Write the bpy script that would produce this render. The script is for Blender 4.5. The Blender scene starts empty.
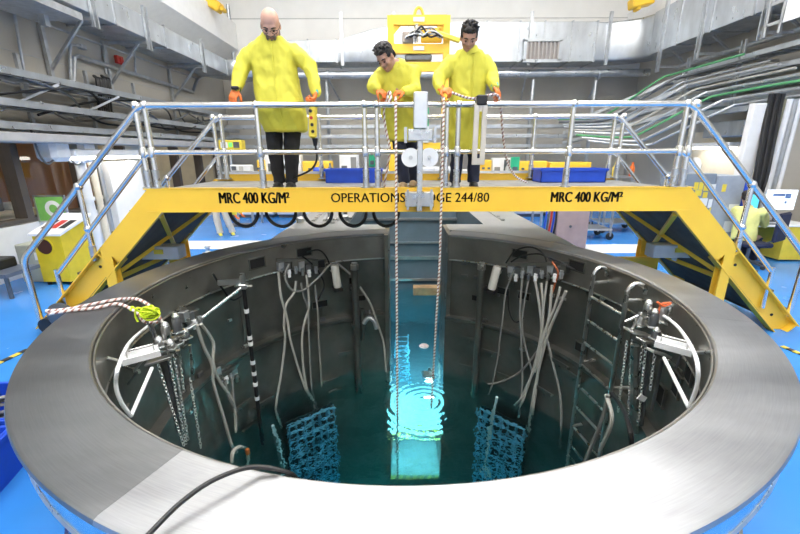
import bpy, bmesh, math, random
from mathutils import Vector, Matrix, noise
random.seed(7)
V = Vector
PI = math.pi
SC = bpy.context.scene
COL = SC.collection

# ------------------------------------------------------------------ camera
F_PX, PITCH, ROLL = 393.0, 0.2842, -0.003
ZR = 1.05                       # height of the pool rim above the hall floor
CAM = V((-0.017, -3.382, ZR + 1.136))
cam_d = bpy.data.cameras.new('camera')
cam_d.sensor_width = 36.0
cam_d.lens = F_PX / 800 * 36.0
cam_d.clip_start = 0.05
cam = bpy.data.objects.new('camera', cam_d)
COL.objects.link(cam)
cam.matrix_world = Matrix.Translation(CAM) @ Matrix.Rotation(PI / 2 - PITCH, 4, 'X') @ Matrix.Rotation(ROLL, 4, 'Z')
SC.camera = cam

# ------------------------------------------------------------------ world, exposure
w = bpy.data.worlds.new('world'); SC.world = w; w.use_nodes = True
w.node_tree.nodes['Background'].inputs[0].default_value = (0.8, 0.85, 0.9, 1)
w.node_tree.nodes['Background'].inputs[1].default_value = 0.3
SC.view_settings.view_transform = 'Standard'
SC.view_settings.look = 'None'
SC.view_settings.gamma = 1.0
SC.view_settings.use_curve_mapping = False
SC.view_settings.exposure = 0.15
LAMP_POWER = 13.0               # strength of the ceiling luminaires
UNDERWATER = 1.0

# ------------------------------------------------------------------ pixel helper (where a photo pixel meets a plane of the hall)
_c, _s = math.cos(PITCH), math.sin(PITCH)
_fw, _up, _rt = V((0, _c, -_s)), V((0, _s, _c)), V((1, 0, 0))
def at(px, py, x=None, y=None, z=None):
    X, Y = px - 400, py - 267
    cr, sr = math.cos(ROLL), math.sin(ROLL)
    u, v = X * cr + Y * sr, -X * sr + Y * cr
    d = _fw + _rt * (u / F_PX) - _up * (v / F_PX)
    t = (x - CAM.x) / d.x if x is not None else (y - CAM.y) / d.y if y is not None else (z - CAM.z) / d.z
    return CAM + d * t
def at_wall(px, py, r=2.22):
    """where a pixel meets the far inner side of the round pool wall of radius r"""
    a = at(px, py, y=0.0) - CAM
    A = a.x ** 2 + a.y ** 2; B = 2 * (CAM.x * a.x + CAM.y * a.y); C = CAM.x ** 2 + CAM.y ** 2 - r * r
    t = (-B + math.sqrt(max(0, B * B - 4 * A * C))) / (2 * A)
    return CAM + a * t

# ------------------------------------------------------------------ mesh collector
def frame_of(d, up=V((0, 0, 1))):
    d = d.normalized()
    if abs(d.dot(up)) > 0.99: up = V((1, 0, 0)) if abs(d.x) < .9 else V((0, 1, 0))
    s = d.cross(up).normalized()
    return s, s.cross(d).normalized()

class MB:
    def __init__(self): self.v = []; self.f = []
    def add(self, vs, fs):
        o = len(self.v); self.v += [V(p) for p in vs]; self.f += [tuple(i + o for i in f) for f in fs]; return self
    def box(self, c, s, rot=None, ch=0.0):
        hx, hy, hz = s[0] / 2, s[1] / 2, s[2] / 2
        c = V(c)
        if ch <= 0:
            vs = [V((x, y, z)) for x in (-hx, hx) for y in (-hy, hy) for z in (-hz, hz)]
            fs = [(0, 1, 3, 2), (4, 6, 7, 5), (0, 4, 5, 1), (2, 3, 7, 6), (0, 2, 6, 4), (1, 5, 7, 3)]
        else:
            ch = min(ch, hx * .9, hy * .9, hz * .9)
            vs = []; idx = {}
            for sx in (-1, 1):
                for sy in (-1, 1):
                    for sz in (-1, 1):
                        for k in range(3):
                            p = [sx * hx, sy * hy, sz * hz]
                            for j in range(3):
                                if j != k: p[j] -= (sx, sy, sz)[j] * ch
                            idx[(sx, sy, sz, k)] = len(vs); vs.append(V(p))
            fs = []
            def q(*ks): fs.append(tuple(idx[k] for k in ks))
            for s_ in (-1, 1):
                q((s_, -1, -1, 0), (s_, 1, -1, 0), (s_, 1, 1, 0), (s_, -1, 1, 0))
                q((-1, s_, -1, 1), (1, s_, -1, 1), (1, s_, 1, 1), (-1, s_, 1, 1))
                q((-1, -1, s_, 2), (1, -1, s_, 2), (1, 1, s_, 2), (-1, 1, s_, 2))
            for a in (-1, 1):
                for b in (-1, 1):
                    q((a, b, -1, 0), (a, b, 1, 0), (a, b, 1, 1), (a, b, -1, 1))
                    q((a, -1, b, 0), (a, 1, b, 0), (a, 1, b, 2), (a, -1, b, 2))
                    q((-1, a, b, 1), (1, a, b, 1), (1, a, b, 2), (-1, a, b, 2))
                    for d_ in (-1, 1): q((a, b, d_, 0), (a, b, d_, 1), (a, b, d_, 2))
        if rot is not None: vs = [rot @ p for p in vs]
        return self.add([c + p for p in vs], fs)
    def span(self, a, b, ch=0.0):
        a, b = V(a), V(b)
        return self.box((a + b) / 2, [abs(b[i] - a[i]) for i in range(3)], None, ch)
    def bar(self, p, q, w, h, up=V((0, 0, 1)), ch=0.0):
        p, q = V(p), V(q); d = q - p
        s, u = frame_of(d, V(up)); m = Matrix((s, d.normalized(), u)).transposed()
        return self.box((p + q) / 2, (w, d.length, h), m, ch)
    def tube(self, pts, r, n=8, closed=False):
        pts = [V(p) for p in pts]; N = len(pts)
        rs = r if isinstance(r, (list, tuple)) else [r] * N
        vs = []; fs = []; s = None
        for i, p in enumerate(pts):
            if closed: t = pts[(i + 1) % N] - pts[i - 1]
            else: t = pts[min(i + 1, N - 1)] - pts[max(i - 1, 0)]
            if t.length < 1e-9: t = V((0, 0, 1))
            t.normalize()
            if s is None: s, u = frame_of(t)
            else:
                s = (s - t * s.dot(t))
                if s.length < 1e-6: s, u = frame_of(t)
                s.normalize()
            u = t.cross(s)
            for k in range(n):
                a = 2 * PI * k / n
                vs.append(p + (s * math.cos(a) + u * math.sin(a)) * rs[i])
        for i in range(N if closed else N - 1):
            j = (i + 1) % N
            for k in range(n):
                fs.append((i * n + k, i * n + (k + 1) % n, j * n + (k + 1) % n, j * n + k))
        if not closed:
            fs.append(tuple(range(n - 1, -1, -1))); fs.append(tuple((N - 1) * n + k for k in range(n)))
        return self.add(vs, fs)
    def cyl(self, p, q, r, r2=None, n=14):
        return self.tube([p, q], [r, r if r2 is None else r2], n)
    def lathe(self, prof, c=(0, 0, 0), n=24, rot=None, a0=0.0, a1=None, close_prof=False):
        full = a1 is None
        if full: a1 = a0 + 2 * PI
        m = n if full else n + 1
        c = V(c); vs = []; fs = []; P = len(prof)
        for i in range(m):
            a = a0 + (a1 - a0) * i / n
            for (r, z) in prof:
                p = V((r * math.cos(a), r * math.sin(a), z))
                vs.append(c + (rot @ p if rot is not None else p))
        for i in range(n):
            j = (i + 1) % m
            for k in range(P if close_prof else P - 1):
                l = (k + 1) % P
                fs.append((i * P + k, j * P + k, j * P + l, i * P + l))
        if not full and close_prof:
            fs.append(tuple(range(P - 1, -1, -1))); fs.append(tuple(n * P + k for k in range(P)))
        return self.add(vs, fs)
    def ell(self, c, r, rot=None, n=14, m=9):
        c = V(c); vs = []; fs = []
        for i in range(m + 1):
            b = -PI / 2 + PI * i / m
            for k in range(n):
                a = 2 * PI * k / n
                p = V((r[0] * math.cos(b) * math.cos(a), r[1] * math.cos(b) * math.sin(a), r[2] * math.sin(b)))
                vs.append(c + (rot @ p if rot is not None else p))
        for i in range(m):
            for k in range(n):
                fs.append((i * n + k, i * n + (k + 1) % n, (i + 1) * n + (k + 1) % n, (i + 1) * n + k))
        fs.append(tuple(range(n - 1, -1, -1))); fs.append(tuple(m * n + k for k in range(n)))
        return self.add(vs, fs)
    def prism(self, poly, fn, d0, d1):
        """poly: 2-D outline; fn(u, v, d) -> 3-D point; extruded from d0 to d1"""
        n = len(poly)
        vs = [fn(u, v, d0) for u, v in poly] + [fn(u, v, d1) for u, v in poly]
        fs = [tuple(range(n - 1, -1, -1)), tuple(range(n, 2 * n))]
        fs += [(i, (i + 1) % n, n + (i + 1) % n, n + i) for i in range(n)]
        return self.add(vs, fs)
    def loft(self, secs, n=16, pw=2.0):
        """secs: (centre, half-axis a, half-axis b); superellipse sections"""
        vs = []; fs = []
        for c, a, b in secs:
            c, a, b = V(c), V(a), V(b)
            for k in range(n):
                t = 2 * PI * k / n; ct, st = math.cos(t), math.sin(t)
                x = math.copysign(abs(ct) ** (2 / pw), ct); y = math.copysign(abs(st) ** (2 / pw), st)
                vs.append(c + a * x + b * y)
        for i in range(len(secs) - 1):
            for k in range(n):
                fs.append((i * n + k, i * n + (k + 1) % n, (i + 1) * n + (k + 1) % n, (i + 1) * n + k))
        fs.append(tuple(range(n - 1, -1, -1))); fs.append(tuple((len(secs) - 1) * n + k for k in range(n)))
        return self.add(vs, fs)
    def limb(self, pts, rs, n=12):
        """round-ended tapering limb through pts"""
        for p, r in zip(pts, rs): self.ell(p, (r, r, r), n=12, m=8)
        return self.tube(pts, list(rs), n)
    def mesh(self, name, smooth=35):
        me = bpy.data.meshes.new(name)
        me.from_pydata([tuple(p) for p in self.v], [], self.f)
        bm = bmesh.new(); bm.from_mesh(me)
        bmesh.ops.recalc_face_normals(bm, faces=bm.faces)
        bm.to_mesh(me); bm.free()
        if smooth:
            me.shade_smooth(); me.set_sharp_from_angle(angle=math.radians(smooth))
        return me
    def build(self, name, m, parent=None, smooth=35):
        return link(name, self.mesh(name, smooth), m, parent)

def link(name, me, m, parent=None):
    o = bpy.data.objects.new(name, me); COL.objects.link(o)
    if m is not None:
        if len(me.materials) == 0: me.materials.append(m)
    if parent is not None:
        o.parent = parent
        if parent.type == 'EMPTY' and parent.parent is None:
            o.matrix_parent_inverse = parent.matrix_basis.inverted()
    return o
def tag(o, label=None, cat=None, group=None, kind=None):
    if label: o['label'] = label
    if cat: o['category'] = cat
    if group: o['group'] = group
    if kind: o['kind'] = kind
    return o
def thing(name, label, cat, loc=(0, 0, 0), rz=0.0, group=None, kind=None):
    o = bpy.data.objects.new(name, None); COL.objects.link(o)
    o.empty_display_size = 0.1
    o.matrix_basis = Matrix.Translation(V(loc)) @ Matrix.Rotation(rz, 4, 'Z')
    return tag(o, label, cat, group, kind)
def dup(root, basis, label=None, group=None):
    r = root.copy(); COL.objects.link(r); r.matrix_basis = basis
    if label: r['label'] = label
    if group: r['group'] = group
    for ch in root.children:
        c = ch.copy(); COL.objects.link(c); c.parent = r; c.matrix_parent_inverse = ch.matrix_parent_inverse.copy()
        for g in ch.children:
            d = g.copy(); COL.objects.link(d); d.parent = c; d.matrix_parent_inverse = g.matrix_parent_inverse.copy()
    return r
def TR(x, y, z, rz=0.0, s=1.0):
    return Matrix.Translation((x, y, z)) @ Matrix.Rotation(rz, 4, 'Z') @ Matrix.Scale(s, 4)
def struct(name, mb, m, label=None, cat=None, smooth=35, parent=None):
    o = mb.build(name, m, parent, smooth)
    if parent is None: tag(o, label, cat, kind='structure')
    return o
def solo(name, mb, m, label, cat, group=None, smooth=35):
    return tag(mb.build(name, m, None, smooth), label, cat, group)
def curve(pts, k=6, closed=False):
    """Catmull-Rom through pts"""
    P = [V(p) for p in pts]; N = len(P); out = []
    rng = N if closed else N - 1
    for i in range(rng):
        if closed: a, b, c, d = P[i - 1], P[i], P[(i + 1) % N], P[(i + 2) % N]
        else: a, b, c, d = P[max(i - 1, 0)], P[i], P[i + 1], P[min(i + 2, N - 1)]
        for j in range(k):
            t = j / k
            out.append(0.5 * ((2 * b) + (c - a) * t + (2 * a - 5 * b + 4 * c - d) * t * t + (3 * b - a - 3 * c + d) * t ** 3))
    if not closed: out.append(P[-1])
    return out
def text_mesh(body, size, font_bold=0.0, sx=1.0, spacing=1.0):
    """flat lettering in the XZ plane, centred, facing -Y"""
    cu = bpy.data.curves.new('lettering', 'FONT'); cu.body = body; cu.size = size
    cu.align_x = 'CENTER'; cu.align_y = 'CENTER'; cu.extrude = 0.001; cu.offset = font_bold; cu.space_character = spacing
    cu.resolution_u = 3
    o = bpy.data.objects.new('lettering_tmp', cu); COL.objects.link(o)
    dg = bpy.context.evaluated_depsgraph_get(); dg.update()
    me = bpy.data.meshes.new_from_object(o.evaluated_get(dg))
    bpy.data.objects.remove(o); bpy.data.curves.remove(cu)
    me.transform(Matrix.Rotation(PI / 2, 4, 'X') @ Matrix.Diagonal((sx, 1, 1, 1)))
    return me
def fuse(mb, voxel=0.012, smooth=6, wrinkle=0.0, wscale=9.0, keep=None, seed=0.0):
    """melt the collected shapes into one continuous skin"""
    me = mb.mesh('tmp', 0)
    o = bpy.data.objects.new('tmp', me); COL.objects.link(o)
    r = o.modifiers.new('r', 'REMESH'); r.mode = 'VOXEL'; r.voxel_size = voxel
    if smooth:
        s = o.modifiers.new('s', 'SMOOTH'); s.factor = 0.5; s.iterations = smooth
    dg = bpy.context.evaluated_depsgraph_get(); dg.update()
    out = bpy.data.meshes.new_from_object(o.evaluated_get(dg))
    bpy.data.objects.remove(o)
    if wrinkle:
        ns = [v.normal.copy() for v in out.vertices]
        for v, nn in zip(out.vertices, ns):
            p = v.co
            q = V((p.x * wscale * 1.1 + seed, p.y * wscale * 1.1, p.z * wscale * 0.75 + p.x * wscale * .6))
            a = 1 - abs(noise.noise(q)) * 2.2
            b = noise.noise(V((p.x * 22, p.y * 22, p.z * 15 + seed)))
            v.co = p + nn * wrinkle * (a * .8 + b * .45 - .3)
    if keep is not None:
        bm = bmesh.new(); bm.from_mesh(out)
        bmesh.ops.delete(bm, geom=[v for v in bm.verts if not keep(v.co)], context='VERTS')
        bm.to_mesh(out); bm.free()
    out.shade_smooth()
    return out

# ------------------------------------------------------------------ materials
MATS = {}
def mat(name, col, rough=.5, metal=0.0, var=.08, vscale=6.0, bump=0.0, bscale=60.0, rvar=0.0, emit=None, estr=0.0, spec=.5, stretch=(1, 1, 1), coat=0.0, col2=None):
    if name in MATS: return MATS[name]
    m = bpy.data.materials.new(name); m.use_nodes = True; MATS[name] = m
    nt = m.node_tree; b = nt.nodes['Principled BSDF']
    b.inputs['Roughness'].default_value = rough; b.inputs['Metallic'].default_value = metal
    b.inputs['Specular IOR Level'].default_value = spec
    if coat: b.inputs['Coat Weight'].default_value = coat; b.inputs['Coat Roughness'].default_value = .08
    tc = nt.nodes.new('ShaderNodeTexCoord'); mp = nt.nodes.new('ShaderNodeMapping')
    mp.inputs['Scale'].default_value = stretch
    nt.links.new(tc.outputs['Object'], mp.inputs[0])
    n = nt.nodes.new('ShaderNodeTexNoise'); n.inputs['Scale'].default_value = vscale; n.inputs['Detail'].default_value = 5
    nt.links.new(mp.outputs[0], n.inputs['Vector'])
    r = nt.nodes.new('ShaderNodeValToRGB')
    r.color_ramp.elements[0].position = .3; r.color_ramp.elements[1].position = .7
    if col2 is None:
        lo = [max(0, c * (1 - var)) for c in col]; hi = [min(1, c * (1 + var)) for c in col]
    else: lo, hi = col, col2
    r.color_ramp.elements[0].color = (*lo, 1); r.color_ramp.elements[1].color = (*hi, 1)
    nt.links.new(n.outputs[0], r.inputs[0]); nt.links.new(r.outputs[0], b.inputs['Base Color'])
    if rvar:
        mr = nt.nodes.new('ShaderNodeMapRange')
        mr.inputs[1].default_value = .3; mr.inputs[2].default_value = .7
        mr.inputs[3].default_value = max(.02, rough - rvar); mr.inputs[4].default_value = min(1, rough + rvar)
        n2 = nt.nodes.new('ShaderNodeTexNoise'); n2.inputs['Scale'].default_value = vscale * 2.3; n2.inputs['Detail'].default_value = 6
        nt.links.new(mp.outputs[0], n2.inputs['Vector'])
        nt.links.new(n2.outputs[0], mr.inputs[0]); nt.links.new(mr.outputs[0], b.inputs['Roughness'])
    if bump:
        n3 = nt.nodes.new('ShaderNodeTexNoise'); n3.inputs['Scale'].default_value = bscale; n3.inputs['Detail'].default_value = 4
        nt.links.new(mp.outputs[0], n3.inputs['Vector'])
        bp = nt.nodes.new('ShaderNodeBump'); bp.inputs['Strength'].default_value = bump; bp.inputs['Distance'].default_value = .01
        nt.links.new(n3.outputs[0], bp.inputs['Height']); nt.links.new(bp.outputs[0], b.inputs['Normal'])
    if emit is not None:
        b.inputs['Emission Color'].default_value = (*emit, 1); b.inputs['Emission Strength'].default_value = estr
    return m

def rim_steel(name, rough, col, streak):
    """brushed plate: fine scratches run around the pool, with cloudy wiped patches"""
    m = bpy.data.materials.new(name); m.use_nodes = True; nt = m.node_tree; b = nt.nodes['Principled BSDF']
    N = nt.nodes.new; L = nt.links.new
    b.inputs['Metallic'].default_value = 1.0
    tc = N('ShaderNodeTexCoord'); sp = N('ShaderNodeSeparateXYZ'); L(tc.outputs['Object'], sp.inputs[0])
    an = N('ShaderNodeMath'); an.operation = 'ARCTAN2'; L(sp.outputs[1], an.inputs[0]); L(sp.outputs[0], an.inputs[1])
    ln = N('ShaderNodeVectorMath'); ln.operation = 'LENGTH'; L(tc.outputs['Object'], ln.inputs[0])
    cb = N('ShaderNodeCombineXYZ')
    m1 = N('ShaderNodeMath'); m1.operation = 'MULTIPLY'; m1.inputs[1].default_value = 9 if streak else 70; L(an.outputs[0], m1.inputs[0])
    m2 = N('ShaderNodeMath'); m2.operation = 'MULTIPLY'; m2.inputs[1].default_value = 120 if streak else 16; L(ln.outputs['Value'], m2.inputs[0])
    L(m1.outputs[0], cb.inputs[0]); L(m2.outputs[0], cb.inputs[1])
    n1 = N('ShaderNodeTexNoise'); n1.inputs['Scale'].default_value = 1.6; n1.inputs['Detail'].default_value = 6; L(cb.outputs[0], n1.inputs['Vector'])
    mpv = N('ShaderNodeMapping'); mpv.inputs['Scale'].default_value = (1.0, 2.6, 1.0); mpv.inputs['Rotation'].default_value = (0, 0, -.25); L(tc.outputs['Object'], mpv.inputs[0])
    n2 = N('ShaderNodeTexNoise'); n2.inputs['Scale'].default_value = 1.5; n2.inputs['Detail'].default_value = 6; L(mpv.outputs[0], n2.inputs['Vector'])
    ad = N('ShaderNodeMath'); ad.operation = 'MULTIPLY_ADD'; ad.inputs[1].default_value = .45; L(n1.outputs[0], ad.inputs[0]); L(n2.outputs[0], ad.inputs[2])
    mr = N('ShaderNodeMapRange'); mr.inputs[1].default_value = .3; mr.inputs[2].default_value = 1.05
    mr.inputs[3].default_value = rough - .03; mr.inputs[4].default_value = rough + .12
    L(ad.outputs[0], mr.inputs[0]); L(mr.outputs[0], b.inputs['Roughness'])
    cr = N('ShaderNodeValToRGB'); cr.color_ramp.elements[0].color = (*[c * .72 for c in col], 1); cr.color_ramp.elements[1].color = (*[min(1, c * 1.2) for c in col], 1)
    cr.color_ramp.elements[0].position = .38; cr.color_ramp.elements[1].position = 1.0
    L(ad.outputs[0], cr.inputs[0]); L(cr.outputs[0], b.inputs['Base Color'])
    bp = N('ShaderNodeBump'); bp.inputs['Strength'].default_value = .035; bp.inputs['Distance'].default_value = .003
    L(n2.outputs[0], bp.inputs['Height'])
    return m

STEEL = mat('stainless_steel', (.62, .62, .60), .3, 1.0, var=.1, vscale=5, rvar=.08, bump=.05, bscale=90)
LINER = mat('dull_liner_steel', (.20, .20, .183), .42, .85, var=.25, vscale=2.2, rvar=.12, bump=.05, bscale=30)
CHROME = mat('polished_tube', (.80, .79, .75), .24, 1.0, var=.04)
ALU = mat('aluminium', (.74, .75, .76), .32, 1.0, var=.06)
GALV = mat('galvanised_sheet', (.55, .58, .61), .36, .85, var=.16, vscale=3.0, rvar=.1, stretch=(1, 1, .4))
GALV2 = mat('galvanised_steel', (.52, .54, .56), .42, .8, var=.15, vscale=8)
DKSTEEL = mat('dark_steel', (.16, .17, .18), .45, .7, var=.2)
YELLOW = mat('yellow_paint', (.98, .60, .05), .38, 0, var=.05, vscale=2, bump=.02, bscale=40)
YELLOW2 = mat('bright_yellow_plastic', (.80, .62, .06), .4)
BLACK = mat('black_rubber', (.012, .012, .013), .45, var=.3)
BLKPAINT = mat('black_lettering', (.02, .02, .02), .6)
DARK = mat('cavity_shade_paint', (.008, .008, .008), .7)  # near-black that paints the shade inside ports and bolt holes
WHITE = mat('white_paint', (.83, .83, .82), .5, var=.03)
WHITEPL = mat('white_plastic', (.82, .83, .84), .35, var=.03)
CREAM = mat('cream_paint', (.78, .70, .55), .6, var=.05)
BLUEPL = mat('blue_plastic', (.012, .07, .55), .38, var=.1)
HOSE = mat('pale_grey_hose', (.45, .44, .40), .55, var=.1)
HOSE2 = mat('grey_hose', (.25, .25, .235), .55, var=.1)
ORANGE = mat('orange_rubber', (.85, .17, .02), .5, var=.08)
GREEN = mat('green_plastic', (.03, .45, .22), .45)
RED = mat('red_paint', (.55, .03, .02), .45)

# ================================================================== THE HALL
XL, XR, YB, YF, ZC = -7.0, 9.4, 13.6, -8.0, 10.5
FLOOR = mat('blue_epoxy_floor', (.045, .26, .72), .22, var=.07, vscale=1.2, rvar=.06, bump=.01, bscale=8)
WALLW = mat('white_wall', (.84, .83, .80), .7, var=.03, vscale=1.5)
WALLG = mat('beige_concrete_wall', (.52, .49, .43), .8, var=.06, vscale=1.2, bump=.05, bscale=20)
CEIL = mat('ceiling_grey', (.42, .42, .41), .8, var=.05)

fl = MB()
n = 64; RH = 2.44; SQ = 2.8
for i in range(n):
    a0, a1 = 2 * PI * i / n, 2 * PI * (i + 1) / n
    if 55 < math.degrees((a0 + a1) / 2) < 120: continue
    def sq(a):
        c_, s_ = math.cos(a), math.sin(a); k = SQ / max(abs(c_), abs(s_)); return (c_ * k, s_ * k, 0)
    fl.add([(RH * math.cos(a0), RH * math.sin(a0), 0), sq(a0), sq(a1), (RH * math.cos(a1), RH * math.sin(a1), 0)], [(0, 1, 2, 3)])
def rect(x0, x1, y0, y1): fl.add([(x0, y0, 0), (x1, y0, 0), (x1, y1, 0), (x0, y1, 0)], [(0, 1, 2, 3)])
rect(-11, -SQ, YF, YB); rect(SQ, XR + .3, YF, YB); rect(-SQ, SQ, YF, -SQ)
rect(-SQ, -1.6, SQ, 6.4); rect(1.96, SQ, SQ, 6.4); rect(-SQ, SQ, 6.4, YB)
struct('floor', fl, FLOOR, 'glossy blue epoxy floor of the reactor hall', 'floor', smooth=0)

struct('trim_1', MB().span((-6.5, at(210, 249, z=0).y, .0), (-1.8, at(210, 241, z=0).y, .006)), WHITE, 'broad white marking strip on the blue floor left of the service tank', 'floor marking', 0)
struct('trim_2', MB().span((2.3, at(620, 253, z=0).y, .0), (6.4, at(620, 244.5, z=0).y, .006)), WHITE, 'broad white marking strip on the blue floor right of the service tank', 'floor marking', 0)

# back wall: white above, concrete below, with panel joints
struct('wall_back', MB().span((XL - .3, YB, 0), (XR + .3, YB + .3, ZC)), WALLW, 'white back wall of the hall', 'wall', 0)
wb = struct('trim_3', MB().span((XL + .02, YB - .05, 0), (XR - .02, YB - .002, 5.0)), WALLG, 'grey concrete lower band of the back wall', 'wall', 0)
for z in (7.05,):
    struct('trim_4', MB().span((XL, YB - .012, z), (XR, YB, z + .03)), mat('joint_grey', (.5, .5, .48), .7), 'thin panel joint across the white back wall', 'wall joint', 0)
# left wall with a long window band; offices behind
lw = MB()
lw.span((XL - .3, YF, 0), (XL, YB, .95)); lw.span((XL - .3, YF, 2.5), (XL, YB, ZC))
lw.span((XL - .3, YF, .95), (XL, 1.0, 2.5)); lw.span((XL - .3, 7.0, .95), (XL, 7.9, 2.5)); lw.span((XL - .3, 12.4, .95), (XL, YB, 2.5))
struct('wall_left', lw, WALLG, 'beige concrete left wall with office windows', 'wall', 0)
struct('trim_5', MB().span((XL, 1.0, .0), (XL + .06, 12.4, .93)), WHITE, 'white painted dado below the office windows', 'wall panel', 0)
struct('trim_6', MB().span((XL - .32, YF, 3.95), (XL + .012, YB, 3.965)).span((XL - .3, YF, 3.2), (XL + .012, YB, 3.215)).span((XL - .3, YF, 5.0), (XL + .012, YB, 5.015)), mat('joint_grey', (.5, .5, .48)), 'horizontal joints in the beige left wall', 'wall joint', 0)
ob = MB()
ob.span((-10.6, 0.5, 0), (-10.5, 12.8, 3)); ob.span((-10.6, .4, 0), (XL - .3, .5, 3)); ob.span((-10.6, 12.7, 0), (XL - .3, 12.8, 3)); ob.span((-10.6, .4, 2.9), (XL - .3, 12.8, 3.0))
struct('wall_office', ob, CREAM, 'cream walls of the office behind the left windows', 'wall', 0)
struct('wall_partition', MB().span((-10.5, 6.2, 0), (-7.4, 6.4, 2.9)).span((-9.9, 3.0, 0), (-9.7, 4.6, 2.9)), mat('tan_timber', (.42, .2, .1), .5, var=.15, stretch=(1, 1, .1), vscale=5), 'tan timber partitions inside the office', 'wall', 0)
FRAME = mat('window_frame_brown', (.12, .1, .085), .5, .3)
def glass_mat():
    m = bpy.data.materials.new('window_glass'); m.use_nodes = True; nt = m.node_tree; nt.nodes.remove(nt.nodes['Principled BSDF'])
    t = nt.nodes.new('ShaderNodeBsdfTransparent'); g = nt.nodes.new('ShaderNodeBsdfGlossy'); g.inputs['Roughness'].default_value = .03
    t.inputs[0].default_value = (.93, .95, .94, 1)
    f = nt.nodes.new('ShaderNodeLayerWeight'); f.inputs[0].default_value = .12
    x = nt.nodes.new('ShaderNodeMixShader'); nt.links.new(f.outputs['Facing'], x.inputs[0]); nt.links.new(t.outputs[0], x.inputs[1]); nt.links.new(g.outputs[0], x.inputs[2])
    nt.links.new(x.outputs[0], nt.nodes['Material Output'].inputs[0]); return m
GLASS = glass_mat()
wi = 0
for (ya, yb, nd) in ((1.0, 7.0, 4), (7.9, 12.4, 3)):
    for k in range(nd):
        y0, y1 = ya + (yb - ya) * k / nd, ya + (yb - ya) * (k + 1) / nd
        wi += 1
        fm = MB(); e = .07
        fm.span((XL - .2, y0, .95), (XL + .04, y0 + e, 2.5)); fm.span((XL - .2, y1 - e, .95), (XL + .04, y1, 2.5))
        fm.span((XL - .2, y0 + e, .95), (XL + .04, y1 - e, .95 + e)); fm.span((XL - .2, y0 + e, 2.5 - e), (XL + .04, y1 - e, 2.5))
        o = struct('window_%d' % wi, fm, FRAME, ('office window in the left wall, number %d counted from the near end' % wi), 'window', 0)
        MB().add([(XL - .1, y0 + e, .95 + e), (XL - .1, y1 - e, .95 + e), (XL - .1, y1 - e, 2.5 - e), (XL - .1, y0 + e, 2.5 - e)], [(0, 1, 2, 3)]).build('pane', GLASS, o, 0)
# right wall
struct('wall_right', MB().span((XR, YF, 0), (XR + .3, YB, ZC)), WALLG, 'beige concrete right wall behind the cable trays', 'wall', 0)
struct('wall_front', MB().span((XL - .3, YF - .3, 0), (XR + .3, YF, ZC)), WALLW, 'white wall at the near end of the hall', 'wall', 0)
struct('ceiling', MB().span((XL - .3, YF - .3, ZC), (XR + .3, YB + .3, ZC + .3)), CEIL, 'white ceiling of the hall', 'ceiling', 0)
# sloped crane ledges in the upper corners
struct('trim_7', MB().prism([(0, 6.0), (.75, 6.0), (.0, 5.5)], lambda u, v, d: V((XL + u, d, v)), YF, YB - .02).span((XL, YF, 6.0), (XL + .75, YB - .02, 6.9)), WHITE, 'white crane ledge along the upper left wall', 'ledge', 0)
struct('trim_8', MB().prism([(0, 6.3), (-.75, 6.3), (.0, 5.8)], lambda u, v, d: V((XR + u, d, v)), YF, YB - .02).span((XR - .75, YF, 6.3), (XR, YB - .02, 7.2)), WHITE, 'white crane ledge along the upper right wall', 'ledge', 0)

# ceiling luminaires (above the frame)
def luminaire():
    t = thing('ceiling_light', 'rectangular ceiling luminaire with glowing diffuser above the pool hall', 'ceiling light', group='ceiling luminaires of the hall')
    h = MB(); h.span((-.75, -1.35, 0), (.75, 1.35, .12), .02); h.span((-.75, -1.35, -.05), (-.7, 1.35, 0)); h.span((.7, -1.35, -.05), (.75, 1.35, 0))
    h.build('housing', WHITE, t, 0)
    MB().span((-.68, -1.28, -.02), (.68, 1.28, -.004)).build('diffuser', mat('lamp_diffuser', (.9, .9, .9), emit=(1, .97, .92), estr=LAMP_POWER), t, 0)
    return t
L0 = luminaire(); first = True
for i, x in enumerate((-4.3, -.9, 2.5, 6.2)):
    for j, y in enumerate((-6.4, -3.0, .4, 3.8, 7.4)):
        lb_ = 'ceiling luminaire in the %s row from the left, %s from the near end' % (('first', 'second', 'third', 'fourth')[i], ('first', 'second', 'third', 'fourth', 'fifth')[j])
        if first: L0.matrix_basis = TR(x, y, ZC - .16); L0['label'] = lb_; first = False
        else: dup(L0, TR(x, y, ZC - .16), lb_)

# ================================================================== THE POOL
RI, RO = 2.25, 2.60
WZ = ZR - 2.2                    # water level
A0, A1 = math.radians(94.7), math.radians(432.6)
SLX0, SLX1 = -.184, .675
RIM_A = rim_steel('brushed_plate_dim_sheen', .35, (.24, .245, .25), True)  # darker copy of the plate steel; its weaker sheen is put into the colour
RIM_B = rim_steel('brushed_plate_bright_sheen', .37, (.40, .405, .415), True)  # lighter copy; the brighter sheen of the front plates is put into the colour
pool = thing('reactor_pool', 'round open pool tank with broad brushed steel rim, filled with blue-lit water', 'pool', (0, 0, 0))
prof = [(RI, ZR - .035), (RI + .004, ZR - .008), (RI + .014, ZR), (RO - .02, ZR), (RO - .005, ZR - .006), (RO, ZR - .02), (RO - .004, ZR - .034), (RO - .02, ZR - .045), (RI + .01, ZR - .045)]
cuts = [94.7, 247.0, 340.0, 432.6]
for k in range(3):
    a, b = math.radians(cuts[k] + .015), math.radians(cuts[k + 1] - .015)
    o = MB().lathe(prof, n=96, a0=a, a1=b, close_prof=True).build('rim_plate', (RIM_A, RIM_B, RIM_B)[k], pool)
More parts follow.
